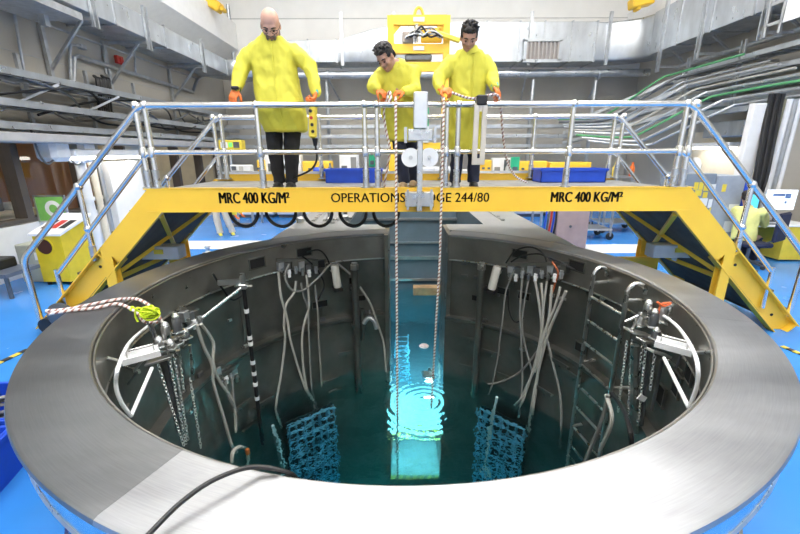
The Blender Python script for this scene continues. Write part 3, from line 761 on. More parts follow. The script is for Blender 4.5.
def head_frame(f, tilt=0.0):
    f = V(f).normalized(); r = f.cross(V((0, 0, 1))).normalized(); u = r.cross(f).normalized()
    if tilt:
        q = Matrix.Rotation(tilt, 3, f); r, u = q @ r, q @ u
    return r, f, u
def hp(c, fr, x, y, z, s=1.0):
    r, f, u = fr; return c + (r * x + f * y + u * z) * s
def rotm(fr): return Matrix(fr).transposed()      # columns r, f, u
def add_head(mb, c, fr, s=1.0):
    """cranium, face, nose, ears into mb; c is the head centre"""
    R = rotm(fr)
    def e(x, y, z, a, b, d): mb.ell(hp(c, fr, x, y, z, s), (a * s, b * s, d * s), R, 16, 12)
    e(0, -.012, .035, .076, .094, .088)      # cranium
    e(0, .022, -.03, .066, .068, .082)       # face
    e(0, .034, -.085, .05, .048, .038)       # jaw
    e(0, .07, -.098, .022, .018, .018)       # chin
    e(0, .068, .022, .055, .022, .022)       # brow ridge
    e(0, .098, -.028, .013, .02, .014); e(0, .086, -.006, .009, .016, .026)   # nose
    e(.013, .088, -.032, .01, .012, .009); e(-.013, .088, -.032, .01, .012, .009)
    e(0, .083, -.062, .024, .012, .012)      # mouth mound
    for s_ in (-1, 1):
        e(s_ * .042, .06, -.03, .022, .022, .02)      # cheekbones
        e(s_ * .077, -.006, -.012, .009, .018, .032)  # ears
def face_parts(c, fr, person, s=1.0, glasses=False, beard=False, brow=None):
    R = rotm(fr)
    for s_ in (-1, 1):
        o = MB().ell(hp(c, fr, s_ * .031, .076, -.004, s), (.0135 * s, .009 * s, .008 * s), R).build('eye', EYEW, person)
        MB().ell(hp(c, fr, s_ * .031, .083, -.008, s), (.006 * s, .004 * s, .0055 * s), R).build('iris', EYED, o)
        MB().tube([hp(c, fr, s_ * .014, .089, .018, s), hp(c, fr, s_ * .032, .088, .024, s), hp(c, fr, s_ * .05, .074, .018, s)], [.004 * s, .0055 * s, .003 * s], 6).build('eyebrow', brow or BROWM, person)
    MB().tube([hp(c, fr, -.026, .084, -.064, s), hp(c, fr, 0, .096, -.062, s), hp(c, fr, .026, .084, -.064, s)], [.003 * s, .006 * s, .003 * s], 6).build('lips', LIPM, person)
    if glasses:
        g = MB()
        for s_ in (-1, 1):
            ring = [hp(c, fr, s_ * .034 + .026 * math.cos(a), .095 - .012 * abs(math.cos(a)), -.006 + .017 * math.sin(a), s) for a in [2 * PI * k / 16 for k in range(16)]]
            g.tube(ring, .0022 * s, 6, closed=True)
            g.tube([hp(c, fr, s_ * .06, .085, .002, s), hp(c, fr, s_ * .076, .05, .004, s), hp(c, fr, s_ * .082, -.01, .004, s)], .002 * s, 6)
        g.tube([hp(c, fr, -.008, .097, .0, s), hp(c, fr, .008, .097, .0, s)], .002 * s, 6)
        g.build('glasses', BLACK, person)
    if beard:
        b = MB()
        def e(x, y, z, a, bb, d): b.ell(hp(c, fr, x, y, z, s), (a * s, bb * s, d * s), R, 14, 10)
        e(0, .04, -.094, .054, .05, .036); e(0, .078, -.1, .03, .02, .026)
        for s_ in (-1, 1): e(s_ * .058, .01, -.06, .014, .03, .045); e(s_ * .03, .083, -.06, .012, .012, .03)
        e(0, .094, -.046, .026, .009, .007)
        link('beard', fuse(b, .005, 3), BEARD, person)
def hair_cap(c, fr, person, s=1.0, spiky=0.0, low=.0, m=None):
    R = rotm(fr); b = MB()
    b.ell(hp(c, fr, 0, -.02, .045, s), (.084 * s, .098 * s, .09 * s), R, 18, 14)
    for s_ in (-1, 1): b.ell(hp(c, fr, s_ * .068, .0, .022, s), (.014 * s, .03 * s, .03 * s), R)
    b.ell(hp(c, fr, 0, -.085, -.02, s), (.06 * s, .025 * s, .055 * s), R)
    b.ell(hp(c, fr, 0, .058, .088, s), (.055 * s, .028 * s, .022 * s), R)
    if spiky:
        random.seed(3)
        for k in range(60):
            a, q = random.uniform(0, 2 * PI), random.uniform(0, .09)
            x, y = q * math.cos(a), q * math.sin(a)
            p = hp(c, fr, x * .8, y - .01, .045 + .085 * math.sqrt(max(0, 1 - (q / .1) ** 2)), s)
            t = hp(c, fr, x * 1.1, y + .015, .045 + .085 * math.sqrt(max(0, 1 - (q / .1) ** 2)) + spiky, s)
            b.tube([p, t], [.013 * s, .004 * s], 5)
    def keep(p):
        q = p - c; y = q.dot(fr[1]) / s; z = q.dot(fr[2]) / s
        return not (y > .045 and z < .058 - (y - .045) * .1) and z > -.075
    link('hair', fuse(b, .007, 2, .006, 40, keep=keep), m or HAIRM, person)

def hand_mesh(wrist, d, n, thumb, curl=.9, s=1.0, spread=.1, finger_curls=None):
    """glove: palm, four unequal fingers, thumb. d: wrist to knuckles, n: out of the palm, thumb: +1/-1 side along d x n"""
    d = V(d).normalized(); n = V(n).normalized(); n = (n - d * n.dot(d)).normalized(); side = d.cross(n) * thumb
    b = MB(); w = V(wrist)
    R = Matrix((side, d, n)).transposed()
    b.ell(w + d * .05 * s, (.046 * s, .056 * s, .019 * s), R); b.ell(w + d * .075 * s, (.045 * s, .03 * s, .018 * s), R)
    b.limb([w - d * .02 * s, w + d * .02 * s], [.029 * s, .030 * s])
    fl_ = [.078, .088, .081, .062]
    for i in range(4):
        off = (.032 - i * .0215) * s
        c = curl if finger_curls is None else finger_curls[i]
        p = w + d * (.092 - .004 * abs(i - 1)) * s + side * off
        dirv = (d + side * spread * (1.2 - i * .8)).normalized()
        pts = [p - d * .02 * s, p]; ang = 0
        for j, fr_ in enumerate((.42, .33, .25)):
            ang += c * (.75, 1.0, .75)[j]
            q = dirv * math.cos(ang) + n * math.sin(ang)
            pts.append(pts[-1] + q * fl_[i] * fr_ * s)
        b.limb(pts, [.0105 * s, .0108 * s, .0100 * s, .0092 * s, .0082 * s], 8)
    tp = w + d * .03 * s + side * .034 * s
    t1 = tp + (side * .7 + d * .65 + n * .35).normalized() * .034 * s
    t2 = t1 + (side * .2 + d * .75 + n * (.45 + .3 * curl)).normalized() * .03 * s
    t3 = t2 + (d * .6 - side * .25 * curl + n * (.5 + .4 * curl)).normalized() * .024 * s
    b.limb([tp - d * .015 * s - side * .008 * s, tp, t1, t2, t3], [.013 * s, .0145 * s, .013 * s, .0115 * s, .0095 * s], 8)
    return fuse(b, .0045 * s, 3)

def person_build(label, spec):
    P = spec
    yaw = P.get('yaw', 0.0)
    body = MB()
    fr = head_frame(P['face'], P.get('tilt', 0)); hc, hs = V(P['head']), P.get('hs', 1.08)
    add_head(body, hc, fr, hs)
    nb = V(P['neck']); chest = V(P['chest']); hip = V(P['hip'])
    body.limb([hp(hc, fr, 0, -.03, -.05, hs), (nb + hc) / 2 - V((0, -.01, .02)), nb], [.058, .058, .066], 12)
    sl, sr = P['shoulders']; sl, sr = V(sl), V(sr)
    body.limb([nb - V((0, 0, .03)), chest, (chest + hip) / 2, hip], [.07, .12, .12, .12], 14)
    for sh, el, wr in ((sl, P['elbows'][0], P['wrists'][0]), (sr, P['elbows'][1], P['wrists'][1])):
        body.limb([nb.lerp(sh, .4) - V((0, 0, .04)), sh, (sh + V(el)) / 2, V(el), V(wr)], [.05, .048, .043, .036, .026], 10)
    for hj, kn, an in P['legs']:
        body.limb([V(hj), (V(hj) + V(kn)) / 2, V(kn), V(an)], [.078, .07, .05, .038], 10)
    o = link('person', fuse(body, .0085, 3), P['skin'])
    tag(o, label, 'person')
    face_parts(hc, fr, o, hs, P.get('glasses'), P.get('beard'), P.get('brow'))
    if P.get('hair'): hair_cap(hc, fr, o, hs, **P['hair'])
    # coat
    c = MB(); cy, sy = math.cos(yaw), math.sin(yaw)
    ax = V((cy, sy, 0)); ay = V((-sy, cy, 0))
    secs = [(V(p), ax * hw + V((0, 0, P.get('slope', 0) * hw)), ay * hd) for p, hw, hd in P['coat']]
    c.loft(secs, 22, 2.4)
    for sh, el, wr, k in ((sl, P['elbows'][0], P['wrists'][0], 0), (sr, P['elbows'][1], P['wrists'][1], 1)):
        el, wr = V(el), V(wr); rs = P.get('sleeve', (.092, .086, .074, .066, .054))
        c.limb([sh.lerp(nb, .35) - V((0, 0, .05)), sh, (sh + el) / 2, el, el.lerp(wr, .55), wr], [rs[0] * .95, rs[0], rs[1], rs[2], rs[3], rs[4]], 14)
    me = fuse(c, .013, 5, P.get('wrinkle', .016), P.get('wscale', 7.0), seed=P.get('seed', 0.0))
    co = link('coat', me, P.get('coatm', COATM), o)
    # collar: an open stand-up band round the neck
    col = MB(); N_ = 24; vs = []; fs = []
    ncl = nb + V((0, 0, -.015)); tiltv = (hp(hc, fr, 0, -.03, -.05, hs) - nb).normalized()
    ra, rb = frame_of(tiltv, V((0, 1, 0)))
    for i in range(N_):
        a = 2 * PI * i / N_
        dv = ra * math.cos(a) + rb * math.sin(a)
        for (rr, h) in ((.098, -.03), (.084, .035), (.078, .035), (.088, -.03)):
            vs.append(ncl + dv * rr + tiltv * h)
    for i in range(N_):
        j = (i + 1) % N_
        for k in range(4): fs.append((i * 4 + k, j * 4 + k, j * 4 + (k + 1) % 4, i * 4 + (k + 1) % 4))
    col.add(vs, fs).build('collar', P.get('coatm', COATM), co, 60)
    if P.get('placket', True) and P.get('toe') is None or P.get('placket'):
        pk = [V(p) - ay * (hd + .012) + ax * .03 for p, hw, hd in P['coat'][2:-1]]
        MB().tube(curve(pk, 4), .007, 6).build('placket', P.get('coatm', COATM), co)
    # trousers and shoes
    if P.get('trousers'):
        for (hj, kn, an), (r0, r1, r2) in zip(P['legs'], P['leg_r']):
            t = MB(); hj, kn, an = V(hj), V(kn), V(an)
            t.loft([(hj + V((0, 0, .1)), (r0, 0, 0), (0, r0, 0)), (hj, (r0, 0, 0), (0, r0, 0)), (hj.lerp(kn, .5), (r0 * .93, 0, 0), (0, r0 * .95, 0)), (kn, (r1, 0, 0), (0, r1, 0)), (kn.lerp(an, .5), ((r1 + r2) / 2, 0, 0), (0, (r1 + r2) / 2 + .01, 0)), (an + V((0, 0, .02)), (r2, 0, 0), (0, r2 + .015, 0)), (an - V((0, 0, .03)), (r2 + .005, 0, 0), (0, r2 + .02, 0))], 16)
            link('trouser_leg', fuse(t, .012, 4, .009, 9, seed=2), P['trousers'], o)
    if P.get('shoe'):
        for (hj, kn, an) in P['legs']:
            an = V(an); fd = V(P.get('toe', (0, -1, 0))).normalized(); sd = fd.cross(V((0, 0, 1)))
            z0 = an.z - .085
            s_ = MB(); R = Matrix((sd, fd, V((0, 0, 1)))).transposed()
            s_.ell(V((an.x, an.y, z0 + .045)) + fd * .0, (.044, .06, .05), R); s_.ell(V((an.x, an.y, z0 + .035)) + fd * .09, (.047, .09, .036), R); s_.limb([an + V((0, 0, .02)), an - V((0, 0, .03))], [.045, .046])
            s_.box(V((an.x, an.y, z0 + .012)) + fd * .06, (.085, .26, .024), R, .01)
            link('shoe', fuse(s_, .008, 3), P['shoe'], o)
    # gloves and cuffs
    for k in (0, 1):
        h = P['hands'][k]
        if h is None: continue
        g = link('glove', hand_mesh(P['wrists'][k], h[0], h[1], h[2], h[3], P.get('hand_s', 1.12), finger_curls=h[4] if len(h) > 4 else None), GLOVE, o)
        wv = V(P['wrists'][k]); dv = V(h[0]).normalized(); ev = (wv - V(P['elbows'][k])).normalized()
        MB().tube([wv - ev * .03, wv + ev * .005, wv + dv * .03], [.047, .046, .040], 16).build('glove_cuff', P.get('cuffs', (CUFFT, CUFFT))[k], g)
    return o

DZ = BZ - .03          # deck level
J = lambda px, py, y: at(px, py, y=y)
# --- left man: bald, glasses, beard, leaning on the rail
h1 = J(270.5, 25, 1.36)
legs1 = [((J(275, 140, 1.55).x, 1.55, 2.55), (J(276, 160, 1.50).x, 1.50, 2.16), (J(280, 180, 1.56).x - .01, 1.56, DZ + .09)),
         ((J(294, 140, 1.55).x, 1.55, 2.55), (J(292, 160, 1.50).x, 1.50, 2.16), (J(291, 180, 1.56).x + .01, 1.56, DZ + .09))]
el_l, el_r = J(242, 66, 1.40), J(309.5, 66, 1.42)
wr_l, wr_r = J(236.5, 89, 1.24), J(316.5, 92, 1.30)
xc = lambda px, y=1.5: J(px, 80, y).x
coat1 = [((xc(275), 1.44, 3.415), .08, .08), ((xc(276), 1.45, 3.385), .15, .095), ((xc(276), 1.46, 3.31), .225, .12), ((xc(276), 1.46, 3.2), .245, .135), ((xc(277), 1.46, 3.0), .25, .155), ((xc(279), 1.45, 2.8), .262, .185), ((xc(281), 1.44, 2.62), .27, .20), ((xc(282), 1.46, 2.53), .262, .19), ((xc(283), 1.48, 2.44), .245, .175), ((xc(283), 1.48, 2.42), .235, .165)]
person_build('bald bearded person in glasses and yellow coat at the rail, holding a pendant controller', dict(
    head=h1, face=(.1, -.72, -.69), hs=1.25, neck=(xc(275), 1.43, 3.40), chest=(xc(276), 1.46, 3.1), hip=(xc(283), 1.5, 2.6),
    shoulders=((xc(257), 1.46, 3.265), (xc(297), 1.47, 3.25)), elbows=(el_l, el_r), wrists=(wr_l, wr_r),
    legs=legs1, leg_r=((.105, .088, .072), (.105, .088, .072)), coat=coat1, skin=SKIN1, glasses=True, beard=True, trousers=TROUS_B, shoe=SHOEK,
    hands=(((-.35, -.35, -.85), (.1, .8, -.6), 1, .75), ((-.25, -.5, -.85), (-.8, -.3, .1), 1, 1.0)), cuffs=(CUFFD, CUFFT), sleeve=(.088, .092, .08, .07, .055), hand_s=1.2))
MB().box(J(235.5, 88, 1.2), (.075, .07, .035), None, .01).build('wrist_watch', BLACK, bpy.data.objects['person'])
# --- middle man: dark hair, bending forward, both hands on the rope
xm = lambda px, y=1.45: J(px, 80, y).x
h2 = J(385.5, 57, 1.28)
legs2 = [((xm(396), 1.6, 2.5), (J(401, 160, 1.5).x, 1.5, 2.14), (J(404, 180, 1.5).x, 1.5, DZ + .09)),
         ((xm(408), 1.66, 2.5), (J(413, 160, 1.72).x, 1.72, 2.14), (J(414, 180, 1.8).x, 1.8, DZ + .09))]
coat2 = [((xm(399), 1.36, 3.13), .075, .08), ((xm(398), 1.38, 3.1), .14, .095), ((xm(397), 1.41, 3.02), .195, .12), ((xm(397), 1.43, 2.94), .21, .13), ((xm(397), 1.46, 2.82), .215, .14), ((xm(398), 1.5, 2.65), .205, .14), ((xm(400), 1.55, 2.5), .19, .14), ((xm(402), 1.57, 2.4), .19, .14), ((xm(402), 1.57, 2.33), .185, .14), ((xm(402), 1.57, 2.31), .18, .135)]
person_build('dark-haired person in yellow coat bending over the rail with both hands on a rope', dict(
    head=h2, face=(-.42, -.6, -.68), tilt=.12, neck=(xm(398), 1.37, 3.1), chest=(xm(398), 1.43, 2.85), hip=(xm(402), 1.58, 2.5), yaw=-.12, hs=1.1,
    shoulders=((xm(382), 1.40, 3.0), (xm(413), 1.42, 3.03)), elbows=(J(373, 86, 1.3), J(415, 90, 1.32)), wrists=(J(377, 89, 1.22), J(405, 92, 1.22)),
    legs=legs2, leg_r=((.09, .078, .068), (.09, .078, .068)), coat=coat2, skin=SKIN2, hair=dict(spiky=.012), trousers=TROUS_N, shoe=SHOE, toe=(-.2, -1, 0),
    hands=(((.75, -.35, -.5), (.1, .2, -.9), -1, 1.0), ((-.9, -.3, -.1), (.0, .3, -.9), 1, 1.05)), cuffs=(GLOVE, CUFFT), sleeve=(.088, .085, .074, .066, .052), seed=5.0))
# --- right man: short spiky hair, looking down, rope in both hands
xr = lambda px, y=1.45: J(px, 80, y).x
h3 = J(469, 37, 1.33)
legs3 = [((xr(461), 1.55, 2.5), (J(457, 160, 1.5).x, 1.5, 2.14), (J(455, 180, 1.52).x, 1.52, DZ + .09)),
         ((xr(474), 1.55, 2.5), (J(474, 160, 1.52).x, 1.52, 2.14), (J(473, 180, 1.55).x, 1.55, DZ + .09))]
coat3 = [((xr(468), 1.42, 3.275), .075, .08), ((xr(468), 1.43, 3.25), .14, .095), ((xr(468), 1.44, 3.175), .185, .115), ((xr(468), 1.45, 3.08), .2, .13), ((xr(468), 1.46, 2.92), .205, .14), ((xr(468), 1.47, 2.75), .2, .145), ((xr(468), 1.49, 2.55), .195, .14), ((xr(468), 1.5, 2.35), .195, .14), ((xr(468), 1.5, 2.22), .19, .135), ((xr(468), 1.5, 2.2), .185, .13)]
person_build('short-haired person in yellow coat looking down and feeding rope over the rail on the right', dict(
    head=h3, face=(-.08, -.80, -.60), tilt=-.06, neck=(xr(468), 1.40, 3.26), chest=(xr(468), 1.46, 2.95), hip=(xr(468), 1.52, 2.55), hs=1.12,
    shoulders=((xr(451.5), 1.45, 3.14), (xr(484), 1.46, 3.13)), elbows=(J(438, 78, 1.36), J(492, 76, 1.40)), wrists=(J(441, 90, 1.2), J(494.5, 86, 1.25)),
    legs=legs3, leg_r=((.088, .078, .07), (.088, .078, .07)), coat=coat3, skin=SKIN2, hair=dict(spiky=.022), trousers=TROUS_N, shoe=SHOEK,
    hands=(((.55, -.6, -.1), (.4, .3, -.9), -1, 1.05), ((.35, -.45, -.75), (-.6, .5, -.5), 1, .7)), cuffs=(GLOVE, CUFFT), sleeve=(.09, .086, .074, .066, .05), seed=9.0))

# ================================================================== GEAR INSIDE THE POOL
ORD = ['first', 'second', 'third', 'fourth', 'fifth', 'sixth', 'seventh', 'eighth', 'ninth', 'tenth', 'eleventh', 'twelfth']
def wp(pts, r=2.16):
    out = []
    for p in pts:
        q = at_wall(p[0], p[1], p[2] if len(p) > 2 else r)
        out.append(q)
    return out
def radial(p): return V((p.x, p.y, 0)).normalized()
# ladder
la = at_wall(594, 272, 2.08); lb = at_wall(628, 288, 2.08)
lad = thing('pool_ladder', 'stainless tube ladder hung on the right pool wall, descending into the water', 'ladder', ((la + lb) / 2).to_tuple())
for p in (la, lb):
    d = radial(p)
    MB().tube(curve([p + d * .17 + V((0, 0, -.06)), p + d * .16 + V((0, 0, .0)), p + d * .1 + V((0, 0, .04)), p + d * .04 + V((0, 0, .03)), p + V((0, 0, -.04)), p + V((0, 0, -.2)), p + V((0, 0, -1.8)), p + V((0, 0, -3.4))], 5), .021, 10).build('ladder_rail', STEEL, lad)
    for dz in (-.12, -1.05, -1.9): MB().cyl(p + V((0, 0, dz)), p + d * .19 + V((0, 0, dz + .0)), .018, n=10).build('standoff', STEEL, lad)
for k in range(12):
    z = -.27 - k * .27
    MB().cyl(V((la.x, la.y, la.z + z)), V((lb.x, lb.y, la.z + z)), .015, n=10).build('rung', STEEL, lad)
# riser pipes
def riser(px, py, length, r, label, m=LINER, rad=2.1):
    p = at_wall(px, py, rad); t = thing('riser_pipe', label, 'pipe', (p.x, p.y, p.z - length))
    MB().cyl(p, p - V((0, 0, length)), r, n=16).build('tube', m, t)
    c = MB(); c.cyl(p + V((0, 0, .05)), p - V((0, 0, .02)), r * 1.25, n=16); c.cyl(p + V((0, 0, .08)), p + V((0, 0, .05)), r * .9, n=16); c.build('cap', STEEL, t)
    for dz in (.3, .9):
        MB().box(p + radial(p) * .06 - V((0, 0, dz)), (r * 2.6, .14, .05), Matrix.Rotation(math.atan2(p.y, p.x) - PI / 2, 3, 'Z')).build('pipe_clip', LINER, t, 0)
riser(354.5, 268, 2.3, .048, 'grey capped riser pipe on the wall left of the slot')
riser(481.5, 268, 2.2, .045, 'grey capped riser pipe on the wall right of the slot')
p = at_wall(362, 309, 2.1); t = thing('drain_elbow', 'short grey pipe with swan-neck elbow beside the left riser', 'pipe', (p.x, p.y, p.z - .6))
MB().cyl(p, p - V((0, 0, .5)), .03, n=14).build('stem', LINER, t)
MB().tube(curve([p + V((.02, -.02, -.22)), p + V((.1, -.03, -.13)), p + V((.18, -.04, -.18)), p + V((.21, -.04, -.3))], 5), .034, 12).build('elbow', GALV2, t)
# white sealed cylinders
for (px, py, label) in ((334.5, 265, 'white sealed cylinder hung on the wall left of the slot'), (497.5, 266, 'white sealed cylinder hung on the wall right of the slot')):
    p = at_wall(px, py, 2.13); s_ = -1 if px < 400 else 1
    q = p + V((.03 if px < 400 else -.06, 0, -.33)); t = thing('sealed_cylinder', label, 'cylinder', q.to_tuple())
    MB().lathe([(0, 0), (.05, 0), (.056, .012), (.056, .318), (.05, .33), (0, .33)], (0, 0, 0), 18)
    ax_ = (p - q).normalized(); a_s, a_u = frame_of(ax_)
    MB().lathe([(0, 0), (.05, 0), (.056, .012), (.056, .318), (.05, .33), (0, .33)], q, 18, Matrix((a_s, a_u, ax_)).transposed()).build('shell', mat('off_white_enamel', (.70, .68, .62), .4), t)
    MB().box(p.lerp(q, .3) + radial(p) * .09, (.09, .08, .04), Matrix.Rotation(math.atan2(p.y, p.x), 3, 'Z')).build('strap', STEEL, t, 0)
    MB().box(q + radial(q) * .02 - V((0, 0, .03)), (.13, .15, .05), Matrix.Rotation(math.atan2(p.y, p.x) - PI / 2, 3, 'Z'), .006).build('base_block', BLACK, t, 0)
# hose bundles
HL_ = [([(278.5, 272), (281, 296), (287, 318), (290.5, 340), (299, 370), (310, 402)], .017, HOSE), ([(289, 264), (285, 277), (292, 290), (304, 290), (319, 277), (334, 263), (350, 274)], .016, HOSE2),
       ([(296, 281), (294, 293), (286, 305), (284, 324), (285, 342), (281, 375), (276, 412), (284, 445)], .017, HOSE), ([(301, 283), (304, 297), (308, 309), (309, 340), (312, 390), (318, 430)], .014, HOSE2),
       ([(306.5, 275), (309, 305), (304, 324), (302, 345), (305, 380), (314, 412)], .017, HOSE), ([(315, 285), (318, 315), (319, 340), (322, 388)], .015, HOSE2),
       ([(360, 287), (371, 305), (379, 328), (384, 345), (386, 372)], .016, HOSE)]
for k, (pts, r, m) in enumerate(HL_):
    solo('grey_hose', MB().tube(curve(wp(pts), 6), r, 8), m, '%s grey hose from the left in the bundle left of the slot' % ORD[k], 'hose', 'hoses on the pool wall left of the slot')
HR_ = [([(514, 270), (506, 291), (503, 314), (500, 338), (497, 362), (488, 402)], .012, HOSE2), ([(523, 268), (520, 310), (521, 335), (522, 388), (517, 430)], .014, HOSE2), ([(529, 278), (523, 310), (523, 335), (532, 372)], .013, HOSE2),
       ([(535, 280), (540, 310), (541, 335), (533, 370), (519, 412)], .017, HOSE), ([(541, 283), (543, 305), (542, 335), (538, 372), (532, 420)], .017, HOSE), ([(547, 281), (543, 312), (540, 345)], .015, HOSE),
       ([(552, 285), (549, 317), (544, 337), (531, 377), (514, 412)], .017, HOSE), ([(560, 287), (555, 306), (543, 337), (535, 372)], .016, HOSE), ([(566, 291), (556, 314), (547, 337), (536, 382), (529, 425), (527, 450)], .018, HOSE),
       ([(545, 330), (552, 360), (560, 395), (561, 430), (557, 462)], .015, HOSE2), ([(538, 350), (520, 372), (500, 382), (488, 384)], .013, HOSE2)]
for k, (pts, r, m) in enumerate(HR_):
    solo('grey_hose', MB().tube(curve(wp(pts), 6), r, 8), m, '%s grey hose from the left in the bundle right of the slot' % ORD[k], 'hose', 'hoses on the pool wall right of the slot')
for (pts, label) in (([(307, 252), (319, 250), (327, 258), (331, 270)], 'black cable arching over the left hose bundle'), ([(506, 263), (515, 251), (530, 247), (543, 253), (547, 264)], 'wide black cable arch above the right hose bundle'),
                     ([(511, 262), (522, 256), (540, 254), (553, 262), (560, 272)], 'lower black cable arch above the right hose bundle'), ([(549, 258), (560, 262), (575, 270)], 'thin black cable running right from the hose bundle'),
                     ([(302, 256), (316, 268), (324, 285), (318, 300)], 'black cable drooping beside the left white cylinder'), ([(508, 291), (509, 310), (515, 322), (524, 318)], 'black cable loop hanging below the right white cylinder'), ([(213, 274), (222, 288), (233, 300), (246, 292)], 'black cable slung between the black pole and the wall')):
    solo('black_cable', MB().tube(curve(wp(pts, 2.19), 6), .011, 6), BLACK, label, 'cable')
solo('orange_cable', MB().tube(curve(wp([(552, 262), (558, 272), (555, 284), (551, 296)], 2.17), 6), .011, 6), mat('orange_sheath', (.45, .12, .04), .5), 'short orange cable in the right hose bundle', 'cable')
def connector_panel(x0, x1, y, n_, label):
    a, b = at_wall(x0, y, 2.215), at_wall(x1, y, 2.215)
    t = thing('connector_panel', label, 'connector panel', ((a + b) / 2).to_tuple())
    for k in range(n_):
        px = x0 + (x1 - x0) * (k + .5) / n_
        p = at_wall(px, y + 2 * math.sin(k * 2.1), 2.21); R = Matrix.Rotation(math.atan2(p.y, p.x) - PI / 2, 3, 'Z')
        MB().box(p, (.085, .07, .11 + .03 * (k % 2)), R, .006).build('gland_box', (GALV2, DKSTEEL, LINER)[k % 3], t, 0)
        c = MB(); q = p - radial(p) * .045; c.cyl(q - V((0, 0, .02)), q - V((0, 0, .12)), .022, n=10); c.cyl(q - V((0, 0, .05)), q - V((0, 0, .075)), .029, n=6); c.build('gland', (STEEL, WHITEPL, GALV2)[k % 3], t)
    R = Matrix.Rotation(math.atan2((a + b).y, (a + b).x) - PI / 2, 3, 'Z')
    MB().bar(a + V((0, 0, .08)), b + V((0, 0, .08)), .03, .04).build('mount_bar', LINER, t, 0)
connector_panel(277, 318, 266, 6, 'row of cable glands on the wall above the left hoses')
connector_panel(508, 568, 270, 9, 'row of cable glands on the wall above the right hoses')
connector_panel(181, 198, 316, 3, 'small valve block with red caps on the left pool wall')
connector_panel(214, 236, 372, 4, 'manifold of hose fittings low on the left pool wall')
for k, (pts, m) in enumerate([([(197, 325), (203, 345), (212, 365), (214, 385), (223, 415), (230, 440), (238, 462)], HOSE), ([(201, 324), (213, 342), (213, 362), (219, 380), (233, 402), (236, 430)], HOSE), ([(225, 380), (228, 395), (235, 410), (236, 432)], HOSE2), ([(232, 378), (233, 395), (236, 412)], HOSE2)]):
    solo('grey_hose', MB().tube(curve(wp(pts, 2.1), 6), .017, 8), m, '%s grey hose from the left below the valve block on the left pool wall' % ORD[k], 'hose', 'hoses on the left pool wall')
solo('looped_hose', MB().tube(curve(wp([(232, 464, 1.95), (233, 452, 1.95), (240, 447, 1.95), (247, 453, 1.95), (249, 466, 1.95), (249, 480, 1.95)]), 6), .022, 8), HOSE, 'pale grey hose hoop beside the orange handle at the near left pool edge', 'hose')
p = at_wall(248, 455, 1.9); solo('orange_float', MB().lathe([(0, 0), (.02, 0), (.028, .02), (.03, .08), (.022, .12), (0, .13)], p - V((0, 0, .06)), 14), ORANGE, 'small orange plastic float at the near left edge of the pool', 'float')
for k, pts in enumerate(([(608, 395), (602, 420), (592, 445), (585, 462)], [(606, 395), (612, 420), (600, 450)], [(612, 394), (622, 408), (630, 430), (632, 450)])):
    solo('draped_hose', MB().tube(curve(wp(pts, 1.9), 6), .018, 8), (HOSE2, HOSE, BLACK)[k], ('grey hose draped over the lower ladder rungs, leftmost', 'pale hose draped over the lower ladder rungs, in the middle', 'black hose draped over the lower ladder rungs, rightmost')[k], 'hose')

# black tool pole with white bands on a wall arm
p0 = at_wall(243.5, 286, 2.0); pole = thing('tool_pole', 'black tool pole with white bands clamped to an arm on the left pool wall', 'pole', (p0.x, p0.y, p0.z - 2.4))
MB().cyl(p0 + V((0, 0, .1)), p0 - V((0, 0, 2.4)), .024, n=12).build('shaft', BLACK, pole)
for dz in (.28, .62, .7, .95, 1.1, 1.25, 1.45):
    MB().cyl(p0 - V((0, 0, dz)), p0 - V((0, 0, dz + .05)), .028, n=12).build('band', WHITEPL, pole)
MB().lathe([(.0, .15), (.03, .15), (.034, .08), (.024, .04)], p0, 12).build('cap', STEEL, pole)
MB().cyl(p0 - V((.1, .0, 0)), p0 + V((.1, .0, 0)), .014, n=8).build('cross_pin', STEEL, pole)
q0 = at_wall(202, 318, 2.1)
MB().cyl(p0, q0, .016, n=10).build('arm', STEEL, pole)
MB().box(p0 + V((0, 0, .0)), (.09, .09, .06), None, .01).build('clamp', ALU, pole, 0)
MB().bar(p0 + V((-.04, .02, .05)), at_wall(218, 283, 2.16), .06, .05).build('clamp_plate', ALU, pole, 0)

# chains
def chain(a, b, label, group, wire=.0048, L=.04, Wd=.012, m=None, sag=0.0):
    a, b = V(a), V(b); n_ = max(3, int((b - a).length / (L * .78))); mb = MB()
    pts = [a.lerp(b, k / n_) + V((0, 0, -sag * math.sin(PI * k / n_))) for k in range(n_ + 1)]
    for k in range(n_):
        d = (pts[k + 1] - pts[k]).normalized(); s, u = frame_of(d)
        if k % 2: s, u = u, s
        c = (pts[k] + pts[k + 1]) / 2
        ring = [c + d * (L / 2 * math.cos(t) * .98) + s * (Wd * math.sin(t)) for t in [2 * PI * j / 8 for j in range(8)]]
        mb.tube(ring, wire, 4, closed=True)
    return solo('chain', mb, m or STEEL, label, 'chain', group)
